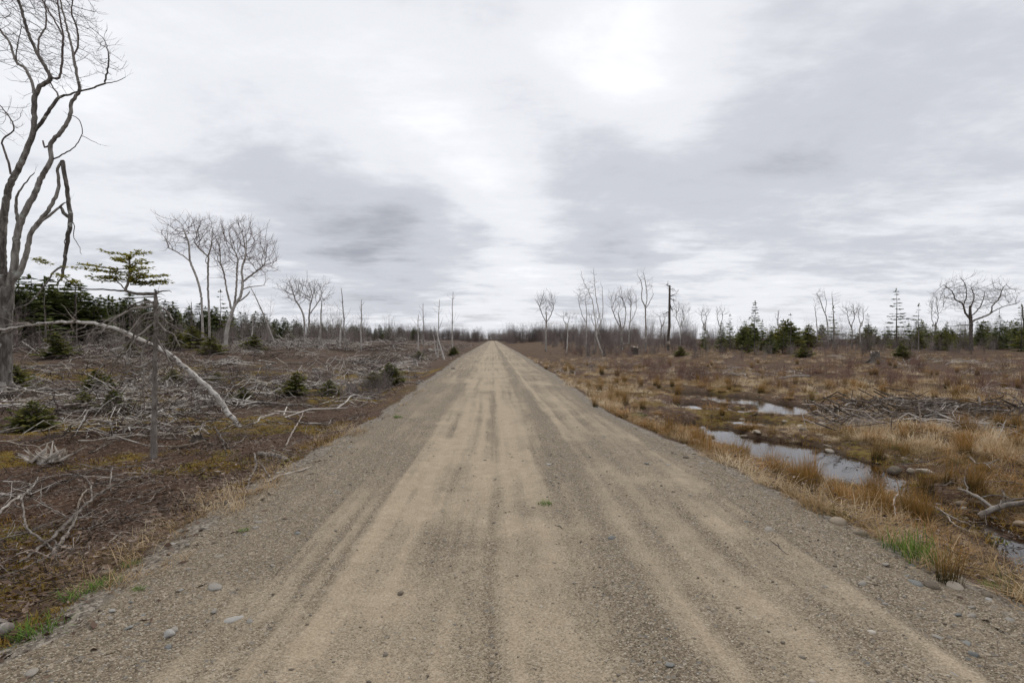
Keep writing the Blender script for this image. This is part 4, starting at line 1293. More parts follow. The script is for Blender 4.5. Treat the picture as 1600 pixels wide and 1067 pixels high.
def stuff(name, label, cat, mat, bases, x, y, scale, tilt=0.0, zs=None, dz=0.0, smooth=False, yaw=None):
    z = surf_z(x, y) + dz
    V, F, at = scatter(bases, np.stack([x, y, z], -1), rng.random(len(x)) * 6.28 if yaw is None else yaw, scale, rng.integers(0, len(bases), len(x)), tilt, zs)
    return link(name, mesh_np(name, V, F, at, M[mat], smooth), None, None, label, cat, None, 'stuff')


def lefts(x, y):
    return edges(y)[0] - x


def rights(x, y):
    return x - edges(y)[1]


# thickets of bare brush before the woods
B = [shrub(26, 2.6, 0.45, 0.012, 4) for _ in range(4)] + [shrub(16, 4.6, 0.22, 0.016, 6) for _ in range(4)]
pxs, ds = rng.uniform(-80, 770, 560), rng.uniform(0, 1, 560)
lat = 26 + 32 * ds
d_ = np.clip(lat * FPX / np.maximum(776 - pxs, 22), 42, 330)
pt = np.array([at_depth(a, 530, b) for a, b in zip(pxs, d_)])
k = (lefts(pt[:, 0], pt[:, 1]) > 6) & ((pxs > 470) | (rng.random(len(pxs)) < 0.30))
pt = pt[k]
sc_ = rng.uniform(0.55, 1.1, len(pt)) * np.where(d_[k] > 75, 1.35, 0.75)
stuff('thicket', 'grey-mauve thicket of bare saplings in front of the left wood', 'thicket', 'mauve_shrub', B, pt[:, 0], pt[:, 1], sc_)
pxs, ds = np.concatenate([rng.uniform(800, 1680, 520), rng.uniform(800, 1090, 220), rng.uniform(1060, 1680, 260)]), rng.uniform(0, 1, 1000)
d_ = np.where(pxs < 1080, 60 + 150 * ds**1.3, 46 + 85 * ds)
pt = np.array([at_depth(a, 530, b) for a, b in zip(pxs, d_)])
k = rights(pt[:, 0], pt[:, 1]) > 3 + 0.05 * pt[:, 1]
pt, pk = pt[k], pxs[k]
sc_ = rng.uniform(0.45, 1.0, len(pt)) * np.where(d_[k] > 85, 1.3, 0.62) * np.where(pk > 1080, 0.8, 1)
stuff('thicket', 'grey-mauve thicket of bare saplings along the right of the clearing', 'thicket', 'mauve_shrub', B, pt[:, 0], pt[:, 1], sc_)
# far wood closing the view
BF = [shrub(30, 7.5, 0.35, 0.035, 6) for _ in range(4)]
pxs = np.concatenate([rng.uniform(620, 766, 120), rng.uniform(776, 1000, 240)])
d_ = rng.uniform(230, 420, len(pxs))
d_[:90] = rng.uniform(300, 420, 90)
pt = np.array([at_depth(a, 530, b) for a, b in zip(pxs, d_)])
k = np.maximum(lefts(pt[:, 0], pt[:, 1]), rights(pt[:, 0], pt[:, 1])) > 2.5
stuff('far_wood', 'distant bare wood closing the end of the road', 'wood', 'mauve_shrub', BF, pt[k, 0], pt[k, 1], rng.uniform(0.6, 1.15, k.sum()))
pxs = rng.uniform(738, 800, 40)
pt = np.array([at_depth(a, 530, random.uniform(430, 480)) for a in pxs])
stuff('far_wood', 'low blue-grey wood across the far end of the road', 'wood', 'mauve_shrub', BF, pt[:, 0], pt[:, 1], rng.uniform(0.8, 1.2, len(pt)))
# red-stemmed brush on the right, low brown brush on the left
BR = [shrub(30, 1.0, 0.55, 0.005, 4) for _ in range(5)]
x, y = polar(460, 27, 130, 4, 50)
k = (rights(x, y) > 4) & (fbm(x * 0.09, y * 0.09, 2, 81) > -0.02)
stuff('red_brush', 'low red-stemmed brush on the far side of the wet field', 'brush', 'red_shrub', BR, x[k], y[k], rng.uniform(0.6, 1.5, k.sum()) * 0.75)
x, y = polar(520, 19, 160, -60, -2)
k = (lefts(x, y) > 1.5) & (fbm(x * 0.12, y * 0.12, 2, 83) > -0.02)
stuff('low_brush', 'low brown brush sprouting through the slash', 'brush', 'mauve_shrub', BR, x[k], y[k], rng.uniform(0.4, 1.0, k.sum()))

# slash: the mass of grey cut branches over the left clearing
BS = [tangle(18, 0.9, 0.25, 1.3, 0.004, 0.014, 0.30, 0.3, 0.4) for _ in range(5)] + [tangle(5, 0.8, 0.6, 1.6, 0.010, 0.024, 0.2, 0.12, 0.2) for _ in range(2)] + [tangle(18, 1.0, 0.3, 1.1, 0.003, 0.010, 0.14, 0.15, 0.3) for _ in range(5)]
x, y = polar(2400, 9, 170, -66, -2)
k = (lefts(x, y) > 2.0) & (rng.random(2400) < (0.22 + 0.95 * sm(-0.05, 0.12, fbm(x * 0.2, y * 0.2, 3, 91))) * (0.06 + 0.94 * sm(12, 21, np.hypot(x, y))))
x, y = x[k], y[k]
stuff('slash_debris', 'grey tangle of cut branches and tops covering the left clearing', 'slash', 'slash', BS, x, y, np.clip(0.75 + np.hypot(x, y) / 45, 0.8, 3.2), 0.06, yaw=rng.normal(0.15, 0.8, len(x)))
x, y = polar(420, 16, 60, 5, 52)
k = (rights(x, y) > 1.5) & (water_dist(x, y) > 1) & (fbm(x * 0.13, y * 0.13, 2, 93) > 0.0)
stuff('slash_debris', 'scattered grey branch litter on the right clearing', 'slash', 'slash', BS, x[k], y[k], rng.uniform(0.5, 1.2, k.sum()), 0.06)
# thin twigs over the near ground
BT = [tangle(18, 0.5, 0.08, 0.45, 0.0015, 0.0045, 0.05, 0.12, 0.5) for _ in range(6)]
x, y = polar(650, 3.2, 15, -75, -12)
k = lefts(x, y) > 0.6
stuff('twig_litter', 'thin grey twigs strewn on the brown ground left of the road', 'twigs', 'dark_twig', BT, x[k], y[k], rng.uniform(0.5, 1.3, k.sum()), 0.05)
x, y = polar(420, 4, 16, 22, 70)
k = (rights(x, y) > 0.3) & (water_dist(x, y) > 0.35)
stuff('twig_litter', 'thin twigs caught along the ditch right of the road', 'twigs', 'slash', BT, x[k], y[k], rng.uniform(0.5, 1.2, k.sum()), 0.06)
x, y = polar(420, 4.0, 16, -72, -10)
k = lefts(x, y) > 0.6
stuff('twig_litter', 'fine pale grey twigs between moss and soil left of the road', 'twigs', 'slash', BT, x[k], y[k], rng.uniform(0.5, 1.2, k.sum()), 0.04)
BL = [flakes(36, 0.28, 0.02, 0.075) for _ in range(4)]
x, y = polar(2600, 3.0, 18, -76, -10)
k = lefts(x, y) > 0.1
x2, y2 = polar(700, 4, 14, 20, 70)
k2 = (rights(x2, y2) > 0.1) & (water_dist(x2, y2) > 0.1)
x, y = np.concatenate([x[k], x2[k2]]), np.concatenate([y[k], y2[k2]])
stuff('leaf_litter', 'brown leaf and bark litter on the ground beside the road', 'litter', 'litter', BL, x, y, rng.uniform(0.7, 1.4, len(x)), 0.05)
# moss cushions
BM = [tuft(70, 0.03, 0.07, 0.16, 0.5, 0.3, 0.006, 2) for _ in range(4)]
x, y = polar(5000, 3.2, 16, -76, -8)
k = (lefts(x, y) > 0.2) & (fbm(x * 0.55, y * 0.55, 3, 21) > 0.0)
x2, y2 = polar(3000, 4, 20, 18, 66)
k2 = (rights(x2, y2) > 0.3) & (water_dist(x2, y2) < 2) & (water_dist(x2, y2) > 0.02) & (fbm(x2 * 0.9, y2 * 0.9, 3, 21) > -0.06)
x, y = np.concatenate([x[k], x2[k2]]), np.concatenate([y[k], y2[k2]])
stuff('moss', 'rusty orange-brown moss cushions on the ground', 'moss', 'moss', BM, x, y, rng.uniform(0.7, 1.5, len(x)))

# dry straw grass over the wet field and in tufts along the shoulders
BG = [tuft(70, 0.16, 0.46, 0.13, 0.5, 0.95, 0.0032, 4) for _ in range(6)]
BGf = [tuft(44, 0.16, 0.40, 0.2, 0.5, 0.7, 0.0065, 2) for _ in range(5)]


def straw_keep(x, y, n):
    f = fbm(x * 0.5, y * 0.5, 3, 31)
    return (rights(x, y) > 0.05 + 1.5 * rng.random(n)**2) & (water_dist(x, y) > 0.12) & (rng.random(n) < 0.36 + 0.9 * sm(-0.14, 0.06, f))


x, y = polar(2700, 4.0, 15, 16, 70, 0.8)
k = straw_keep(x, y, 2700)
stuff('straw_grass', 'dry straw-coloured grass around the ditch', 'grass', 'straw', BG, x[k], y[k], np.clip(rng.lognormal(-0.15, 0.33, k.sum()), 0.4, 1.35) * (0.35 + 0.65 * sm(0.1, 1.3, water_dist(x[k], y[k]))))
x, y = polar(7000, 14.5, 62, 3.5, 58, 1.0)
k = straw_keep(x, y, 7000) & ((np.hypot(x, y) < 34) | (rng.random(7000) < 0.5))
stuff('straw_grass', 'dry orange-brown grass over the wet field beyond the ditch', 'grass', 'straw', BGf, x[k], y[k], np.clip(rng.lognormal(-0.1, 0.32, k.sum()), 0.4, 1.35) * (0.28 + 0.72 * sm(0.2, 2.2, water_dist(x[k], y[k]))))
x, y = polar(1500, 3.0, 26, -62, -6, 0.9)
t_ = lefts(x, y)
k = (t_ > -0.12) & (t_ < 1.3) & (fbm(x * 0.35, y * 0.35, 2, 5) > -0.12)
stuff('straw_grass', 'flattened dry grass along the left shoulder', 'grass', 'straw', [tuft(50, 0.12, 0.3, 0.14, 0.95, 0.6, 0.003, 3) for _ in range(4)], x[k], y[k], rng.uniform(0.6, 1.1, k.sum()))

# ------------------------------------------------------------------ single things lying or standing on the ground


def ground_branch(name, label, cat, lines, mat='grey_wood', group=None, twigs=0):
    """Dead wood traced over the ground: lines of (px, py, radius px, lift m); the first line gives the origin."""
    org = ground_hit(*lines[0][0][:2])
    t = Tubes()
    for ln in lines:
        pts, rad = [], []
        for q in ln:
            g_ = ground_hit(q[0], q[1])
            sc_ = g_[1] / FPX
            pts.append(g_ + [0, 0, (q[3] if len(q) > 3 else 0.0) + q[2] * sc_ * 0.7] - org)
            rad.append(q[2] * sc_ * 0.72)
        pts, rad = resample(pts, rad, 0.07)
        pts = pts + rng.normal(0, 0.006, pts.shape)
        t.add(pts, rad * (1 + rng.normal(0, 0.07, len(rad))), 7 if max(rad) > 0.02 else 5)
        for _ in range(twigs):
            i = random.randrange(len(pts) // 2, len(pts))
            e = rng.normal(0, [0.10, 0.10, 0.06])
            t.add([pts[i], pts[i] + e, pts[i] + e * 1.9 + [0, 0, 0.02]], [0.006, 0.004, 0.002], 3)
    return link(name, t.mesh(name, M[mat]), None, tuple(org), label, cat, group)


ground_branch('fallen_branch', 'large pale forked branch lying in the lower left corner', 'branch', [
    [(28, 890, 2.2, .05), (72, 860, 3.6, .06), (115, 823, 3.4, .10), (144, 797, 3, .12), (172, 777, 2.2, .12), (213, 757, 1.2, .1)], [(90, 876, 5, .0), (86, 866, 5, .02), (106, 843, 3.6, .06), (118, 822, 2.6, .08)],
    [(84, 864, 3, .03), (66, 856, 2.6, .08), (43, 842, 2.2, .1), (37, 815, 2, .1), (34, 794, 2, .12), (49, 776, 1.8, .12), (40, 766, 1, .1)], [(144, 797, 1.8, .1), (142, 776, 1.6, .12), (129, 755, 1.4, .1), (108, 747, 1, .05)],
    [(118, 822, 1.4, .06), (88, 812, 1.2, .1), (66, 800, 1.2, .1), (63, 784, 1, .1)], [(172, 777, 1.2, .08), (174, 762, 1.1, .14), (175, 750, .8, .2)]], twigs=5)
ground_branch('fallen_branch', 'grey limb lying above the large forked branch at the picture edge', 'branch', [[(-20, 822, 3, .05), (20, 795, 2.6, .08), (46, 777, 2, .08), (60, 752, 1.2, .05)], [(20, 795, 1.4, .05), (40, 800, 1.1, .05), (70, 790, .8, .05)]], twigs=4)
ground_branch('fallen_branch', 'thin curved pale stick beside the large forked branch', 'branch', [[(122, 797, 2, .02), (128, 782, 2, .06), (140, 770, 1.4, .05)], [(128, 784, 1, .03), (138, 795, .8, .02)]], 'pale_wood')
ground_branch('fallen_branch', 'bundle-thin straight twig reaching toward the road shoulder', 'branch', [[(240, 801, 1, .02), (300, 795, 1.2, .03), (355, 793, 1.2, .04)], [(270, 792, .8, .03), (330, 794, .8, .03)]], twigs=3)
ground_branch('fallen_branch', 'pale broken stick on the moss at the edge of the gravel', 'branch', [[(157, 863, 2.0, .01), (176, 847, 2.2, .02), (190, 836, 1.6, .03)]], 'pale_wood')
ground_branch('fallen_log', 'weathered grey log end lying on the left road shoulder', 'log', [[(402, 713, 4.5, .02), (425, 716, 5, .02), (445, 722, 4.6, .0), (466, 730, 3, -.02)]])
ground_branch('fallen_branch', 'long tan root-like stick on the gravel below the shoulder log', 'branch', [[(412, 757, 2.2, .0), (440, 746, 3, .01), (470, 738, 2.6, .01), (486, 730, 1.4, .0)]], 'pale_wood')
ground_branch('fallen_branch', 'crooked grey stick rising beside the shoulder log', 'branch', [[(383, 772, 2, .0), (392, 755, 2.2, .06), (401, 742, 2.2, .12), (397, 728, 1.6, .2)], [(408, 732, 1.6, .05), (414, 742, 1.6, .04), (421, 748, 1.4, .0)]])
ground_branch('fallen_branch', 'forked grey stick on bare soil right of the bent fir', 'branch', [[(335, 676, 1.5, .12), (347, 692, 1.8, .06), (354, 712, 1.6, .0)], [(343, 688, 1, .08), (354, 698, 1, .04), (365, 710, .8, .0)]])
ground_branch('fallen_log', 'short pale log lying below the mossy stump', 'log', [[(266, 701, 2.6, .0), (295, 698, 3, .01), (320, 692, 2.6, .02)]], 'pale_wood')
ground_branch('fallen_branch', 'dark stick propped upright beside the road shoulder', 'branch', [[(447, 697, 1.6, .0), (457, 681, 1.5, .06), (468, 664, 1.1, .10), (474, 652, .7, .14)], [(468, 664, .7, .1), (476, 662, .5, .1)]], 'dark_twig')
ground_branch('fallen_log', 'silvery log end poking in at the bottom left corner', 'log', [[(-60, 1000, 14, .03), (-10, 1000, 14, .03), (12, 1003, 12, .03)]])
ground_branch('fallen_branch', 'small bleached stick lying on the gravel bottom right', 'branch', [[(1537, 1045, 1.3, .0), (1541, 1036, 1.2, .02), (1560, 1034, 1.6, .02), (1562, 1023, 1, .06)]], 'pale_wood')
ground_branch('fallen_branch', 'thin dark twig with split end lying across the light wheel track', 'branch', [[(1228, 867, 1.3, .005), (1216, 856, 1.2, .005), (1203, 845, .7, .01)], [(1220, 860, .7, .005), (1212, 848, .5, .01)]], 'dark_twig')
ground_branch('fallen_branch', 'short dark twig on the gravel below the green weed', 'branch', [[(853, 818, .8, .004), (868, 822, .8, .006), (880, 830, .6, .003)]], 'dark_twig')
ground_branch('fallen_log', 'smooth grey log jutting over the stream at the picture edge', 'log', [[(1530, 813, 6, .05), (1560, 808, 6, .1), (1600, 802, 6, .1), (1640, 797, 5, .1)], [(1560, 800, 2, .1), (1600, 795, 2.2, .14), (1640, 791, 2, .16)]])
ground_branch('fallen_branch', 'long bleached stick lying in the grass beyond the pool', 'branch', [[(1278, 637, 1.4, .02), (1305, 645, 2, .04), (1348, 653, 1.8, .02)]], 'pale_wood')
ground_branch('fallen_branch', 'white upright stick standing in the rushes below the brush pile', 'branch', [[(1438, 673, 1.7, .0), (1438, 672, 1.7, .2), (1437, 672, 1.5, .4), (1434, 671, 1.0, .62)]], 'pale_wood')
ground_branch('fallen_branch', 'thick white splinter standing in the brush pile', 'branch', [[(1535, 652, 3, -.05), (1532, 652, 2.8, .2), (1530, 651, 2.2, .42), (1529, 650, 1.4, .55)]], 'pale_wood')
ground_branch('fallen_branch', 'grey limb slanting across the grass at the right edge', 'branch', [[(1552, 692, 2, .05), (1580, 686, 2.4, .1), (1620, 676, 2.6, .14)]])
ground_branch('fallen_log', 'dark wet log lying beside the small far pools', 'log', [[(1216, 594, 2.6, .02), (1240, 593, 3, .03), (1266, 590, 2.4, .03)]])
ground_branch('fallen_log', 'gnarled driftwood root beside the stream under the straw grass', 'log', [[(1495, 775, 2, .1), (1520, 785, 3.4, .1), (1545, 798, 3.6, .06), (1562, 806, 3, .04)], [(1512, 780, 2, .1), (1508, 765, 1.6, .2), (1515, 755, 1, .3)], [(1530, 790, 1.6, .1), (1560, 788, 1.4, .12), (1590, 796, 1.0, .1)]])
ground_branch('fallen_branch', 'bleached crooked stick on the stony bank of the ditch', 'branch', [[(1402, 828, 2.4, .0), (1400, 815, 2.8, .05), (1396, 800, 2.2, .12), (1405, 790, 1.4, .16)]], 'pale_wood')
ground_branch('fallen_branch', 'flat grey root lying along the near stream bank', 'branch', [[(1430, 788, 2, .05), (1465, 803, 2.6, .06), (1500, 820, 2.6, .04), (1530, 826, 1.6, .02)], [(1480, 812, 1.6, .04), (1500, 830, 1.8, .03), (1545, 838, 1.2, .02)]], 'pale_wood', twigs=6)
ground_branch('fallen_branch', 'pale slat-like branch along the lower stream bank at the edge', 'branch', [[(1548, 845, 2.2, .03), (1575, 855, 2.8, .02), (1620, 868, 2.6, .0)]], 'pale_wood')

# repeating dead wood: a few shapes, each piece its own object
BRM = []
for k in range(8):
    t = Tubes()
    L = random.uniform(1.4, 2.6)
    p = wobble((-L / 2, 0, 0.05), (L / 2, random.uniform(-.3, .3), random.uniform(0.05, 0.3)), 9, 0.22)
    r_ = random.uniform(0.018, 0.035)
    t.add(p, np.linspace(r_, r_ * 0.3, 9), 6)
    for _ in range(7):
        i = random.randrange(3, 9)
        e = np.array([random.uniform(0.1, 0.5), random.uniform(-0.4, 0.4), random.uniform(-0.02, 0.3)])
        q = wobble(p[i], p[i] + e, 4, 0.25)
        t.add(q, [r_ * 0.45, r_ * 0.35, r_ * 0.25, r_ * 0.12], 4)
    BRM.append((t.mesh('fallen_branch', M['grey_wood']), t.mesh('fallen_branch', M['pale_wood'])))
LGM = []
for k in range(5):
    t = Tubes()
    L = random.uniform(1.6, 3.2)
    r_ = random.uniform(0.05, 0.10)
    p = wobble((-L / 2, 0, r_ * 0.7), (L / 2, 0, r_ * 0.7), 8, 0.08)
    t.add(p, np.linspace(r_, r_ * 0.75, 8), 9)
    for _ in range(3):
        i = random.randrange(1, 7)
        t.add([p[i], p[i] + [random.uniform(-.1, .1), random.uniform(-.12, .12), r_ * 1.5]], [r_ * 0.3, r_ * 0.2], 5)
    LGM.append((t.mesh('fallen_log', M['grey_wood']), t.mesh('fallen_log', M['pale_wood'])))


def drop(name, me, x, y, scale, label, cat, group, dz=0.0, tilt=0.05, yaw=None):
    z = float(surf_z(np.array([x]), np.array([y]))[0])
    o = link(name, me, None, (x, y, z + dz), label, cat, group)
    o.rotation_euler = (random.gauss(0, tilt), random.gauss(0, tilt), random.random() * 6.28 if yaw is None else yaw)
    o.scale = scale if hasattr(scale, '__len__') else (scale,) * 3
    return o


def zone(x, y):
    v = np.array([x, y, 0.0])
    px = CX + FPX * (v @ RT) / (v @ FW)
    d = math.hypot(x, y)
    dep = 'close by' if d < 11 else 'halfway back' if d < 24 else 'far back'
    for lim, mark in ((110, 'below the big old tree'), (215, 'just left of the bent fir'), (300, 'just right of the bent fir'), (400, 'around the leaning birch foot'), (520, 'between the leaning birch and the grey stump'), (640, 'between the grey stump and the road'), (770, 'beside the far left shoulder'),
                      (930, 'beside the far right shoulder'), (1070, 'left of the far pools'), (1180, 'around the far pools'), (1300, 'right of the far pools'), (1430, 'left of the brush pile'), (1540, 'around the brush pile'), (9999, 'by the right picture edge')):
        if px < lim:
            return f'{mark}, {dep}'


n_ = 0
x, y = polar(420, 6.5, 50, -64, -4, 0.75)
for a, b in zip(x, y):
    if lefts(a, b) < 0.7 or n_ >= 190:
        continue
    n_ += 1
    if random.random() < 0.3 and math.hypot(a, b) > 17:
        drop('fallen_log', random.choice(LGM)[random.random() < 0.12], a, b, random.uniform(0.35, 0.75), f'weathered log lying on the slash {zone(a, b)}', 'log', f'logs on the slash {zone(a, b)}', 0.06, 0.06, random.gauss(0.1, 0.7))
    else:
        drop('fallen_branch', random.choice(BRM)[random.random() < 0.15], a, b, random.uniform(0.25, 0.5) if math.hypot(a, b) < 13 else random.uniform(0.6, 1.2), f'dead branch lying on the ground {zone(a, b)}', 'branch', f'branches on the ground {zone(a, b)}', 0.02, 0.08, random.gauss(0.1, 0.9))
n_ = 0
x, y = polar(160, 9, 48, 6, 56, 1.0)
for a, b in zip(x, y):
    if rights(a, b) < 1.5 or water_dist(a, b) < 0.5 or n_ >= 60:
        continue
    n_ += 1
    drop('fallen_branch', random.choice(BRM)[random.random() < 0.25], a, b, random.uniform(0.25, 0.6), f'dead branch lying in the grass {zone(a, b)}', 'branch', f'branches in the grass {zone(a, b)}', 0.03, 0.1)

# stumps


def stump(px, py, rpx, hpx, label, mat='grey_wood', jag=0.1):
    g_ = ground_hit(px, py)
    s_ = g_[1] / FPX
    r, h = rpx * s_, hpx * s_
    n, V, F = 18, [], []
    th = np.linspace(0, 2 * math.pi, n, endpoint=False)
    lobes = 1 + 0.5 * np.cos(th * 5 + random.random() * 6) * 0.5
    prof = [(-0.15, 1.9), (0.0, 1.55), (0.18, 1.2), (0.45, 1.02), (0.75, 0.97), (1.0, 0.95)]
    for zf, rf in prof:
        rr = r * (1 + (rf - 1) * (lobes if rf > 1.1 else 1)) * (1 + rng.normal(0, 0.03, n))
        zz = zf * h + (rng.normal(0, jag * h, n) if zf == 1.0 else 0)
        V.append(np.stack([np.cos(th) * rr, np.sin(th) * rr, np.broadcast_to(zz, n)], -1))
    top = V[-1].copy()
    V = np.concatenate(V)
    for k in range(len(prof) - 1):
        for j in range(n):
            F.append((k * n + j, k * n + (j + 1) % n, (k + 1) * n + (j + 1) % n, (k + 1) * n + j))
    o = link('tree_stump', None, None, tuple(g_), label, 'stump', 'cut stumps')
    o.rotation_euler = (random.gauss(0, 0.06), random.gauss(0, 0.06), random.random() * 6)
    link('stump_body', mesh_np('stump_body', V, F, {'rnd': np.full(len(V), 0.3), 't': np.zeros(len(V))}, M[mat], True), o)
    cv = np.concatenate([top * [0.995, 0.995, 1], top * [0.5, 0.5, 1] - [0, 0, 0.03 * h], [[0, 0, top[:, 2].mean() - 0.03 * h]]])
    cf = [(j, (j + 1) % n, n + (j + 1) % n) for j in range(n)] + [(j, n + (j + 1) % n, n + j) for j in range(n)] + [(n + j, n + (j + 1) % n, 2 * n) for j in range(n)]
    link('cut_face', mesh_np('cut_face', cv, cf, {'rnd': rng.random(len(cv)), 't': np.zeros(len(cv))}, M['pale_wood'], False), o)
    rt = Tubes()
    for k in range(4):
        a = random.random() * 6.28
        rt.add([(math.cos(a) * r * .7, math.sin(a) * r * .7, h * .35), (math.cos(a) * r * 1.5, math.sin(a) * r * 1.5, h * .08), (math.cos(a) * r * 2.4, math.sin(a) * r * 2.4, -0.06)], [r * .3, r * .24, r * .1], 6)
    link('roots', rt.mesh('roots', M[mat]), o)
    return o


for px, py, rp, hp, lab in [(549, 612, 7.5, 14, 'grey stump with a flared root near the small fir bushes'), (309, 690, 8, 13, 'dark mossy stump right of the bent fir'), (281, 634, 11, 9, 'low broken pale stump behind the leaning birch'), (494, 581, 6, 6, 'small pale-topped stump in the middle slash'), (566, 586, 6, 9, 'bleached root stump behind the grey stump'),
                             (640, 578, 4, 5, 'small stump near the far left shoulder'), (598, 588, 4.5, 6, 'stump just above the olive fir bush'), (657, 599, 5, 4, 'low pale stump beside the gravel edge'), (990, 553, 6, 12, 'dark upturned stump among the right brush'), (1368, 566, 7, 16, 'upturned dark stump with pale splinters in the red brush'),
                             (420, 575, 5, 6, 'grey stump left of the middle slash'), (202, 598, 7, 7, 'stump behind the arch of the leaning birch'), (708, 577, 3, 3, 'tiny stump on the far left verge')]:
    stump(px, py, rp, hp, lab, 'spruce_bark' if 'dark' in lab else 'grey_wood')

# the splintered stump at the left: a broken base with standing shards
g_ = ground_hit(72, 722)
o = link('splintered_stump', None, None, tuple(g_), 'shattered stump with a fan of pale splinters, left of the bent fir', 'stump')
t = Tubes()
t.add([(0, 0, -.1), (0, 0, .01), (0.02, 0, .05)], [.16, .12, .05], 9)
link('stump_body', t.mesh('stump_body', M['grey_wood']), o)
for k in range(46):
    a = random.uniform(-1.35, 1.2)
    L = random.uniform(0.18, 0.5)
    b = np.array([random.uniform(-.24, .26), random.uniform(-.1, .1), 0.02])
    e = b + np.array([math.sin(a) * L + b[0] * 0.6, random.uniform(-.12, .05), abs(math.cos(a)) * L * 0.8])
    wv = random.uniform(0.012, 0.028)
    sd_ = np.array([wv, 0, -wv * math.sin(a)])
    th_ = np.array([0, wv * 0.5, 0])
    V = np.array([b - sd_ - th_, b + sd_ - th_, b + sd_ + th_, b - sd_ + th_, e - sd_ * .35, e + sd_ * .35, e + th_])
    F = [(0, 1, 5), (0, 5, 4), (1, 2, 6), (1, 6, 5), (2, 3, 6), (3, 0, 4), (3, 4, 6), (4, 5, 6)]
    link('splinter', mesh_np('splinter', V, F, {'rnd': np.full(7, random.random()), 't': np.zeros(7)}, M['pale_wood']), o)

# the dark brush pile on the right
g_ = ground_hit(1465, 652)
o = link('brush_pile', None, None, tuple(g_), 'dark heap of broken branches and roots on the right', 'brush pile')
V, F, at = scatter([tangle(26, 0.7, 0.4, 1.5, 0.007, 0.024, 0.34, 0.25, 0.25) for _ in range(5)], np.stack([rng.normal(0, 1.6, 30), rng.normal(0, 0.9, 30), rng.uniform(-0.08, 0.14, 30)], -1), rng.normal(0, 1.2, 30), rng.uniform(0.6, 1.1, 30), rng.integers(0, 5, 30), 0.12)
link('twigs', mesh_np('twigs', V, F, at, M['dark_twig']), o, kind='stuff')
for k in range(16):
    t = Tubes()
    c, a, L = np.array([random.gauss(0, 1.2), random.gauss(0, .35), random.uniform(.1, .34)]), random.gauss(0, .8), random.uniform(.4, 1.0)
    p = wobble(c - np.array([math.cos(a), math.sin(a), -.2]) * L / 2, c + np.array([math.cos(a), math.sin(a), random.uniform(-.2, .6)]) * L / 2, 6, .3)
    t.add(p, np.linspace(.03, .012, 6), 6)
    link('branch', t.mesh('branch', M['dark_twig' if k % 3 else 'grey_wood']), o)

# rocks
RK = [mesh_np('rock', *stone(2, f_, 0.3)[:2], None, M['rock']) for f_ in (0.45, 0.55, 0.35, 0.5, 0.6, 0.3, 0.42, 0.5)]
SL = [mesh_np('stone', *stone(2, f_, 0.25)[:2], None, M['slate']) for f_ in (0.3, 0.22, 0.4, 0.28, 0.35, 0.5)]
for px, py, wpx, lab in [(1160, 650, 14, 'flat tan rock at the head of the long pool'), (1183, 675, 18, 'low brown rock at the pool edge below the grass hummock'), (1140, 683, 16, 'reddish flat rock at the left end of the long pool'), (1162, 681, 15, 'dark wet rock between the small pools'),
                         (1200, 717, 14, 'orange-brown rock standing in the pool'), (1255, 672, 16, 'pale rock in the straw grass above the pool'), (1383, 637, 17, 'pale square rock beside the brush pile'), (1568, 758, 24, 'large cream rock in the grass right of the stream'), (1558, 743, 12, 'small cream rock behind the large cream one'), (165, 897, 42, 'tan flat boulder half buried in dry grass, left shoulder'),
                         (1463, 840, 20, 'rounded pale rock behind the tall rush clump'), (1432, 842, 18, 'pale rock in the green grass by the ditch'), (1372, 800, 30, 'white quartz-like rock on the stony bank'), (1310, 822, 30, 'long yellowish stone on the right road edge'), (1345, 840, 24, 'tan stone tilted on the right road edge'), (1456, 918, 26, 'flat buff stone on the gravel edge below the rushes'),
                         (1542, 938, 20, 'brown stone at the gravel lip bottom right'), (1492, 922, 30, 'grey flat slab under the tall rush clump'), (868, 582, 9, 'white stone on the far right shoulder'), (946, 571, 7, 'white pebble-like rock in the right field'), (1072, 716, 12, 'yellow stone on the road edge by the ditch'), (854, 573, 11, 'pale flat rock on the far right edge'), (425, 698, 7, 'pale stone on the left verge')]:
    g_ = ground_hit(px, py)
    s_ = wpx * g_[1] / FPX / 2
    drop('rock', random.choice(RK), g_[0], g_[1], s_, lab, 'rock', None, s_ * 0.12, 0.12)
n_ = 0
while n_ < 150:
    a, b = polar(1, 6.5, 30, 14, 56)
    wd_ = float(water_dist(a, b)[0])
    if not (-0.2 < wd_ < 1.4) or rights(a, b)[0] < 0.25 or random.random() > math.exp(-max(wd_, 0) * 1.6):
        continue
    n_ += 1
    side = 'between the road and the pools' if a[0] < 6.6 else 'on the far bank of the pools'
    drop('rock', random.choice(RK), float(a[0]), float(b[0]), random.uniform(0.04, 0.12) * (1.5 if random.random() < 0.15 else 1), f'small tan rock on the wet ground {zone(float(a[0]), float(b[0]))}', 'rock', f'small rocks {zone(float(a[0]), float(b[0]))}', 0.01, 0.2)
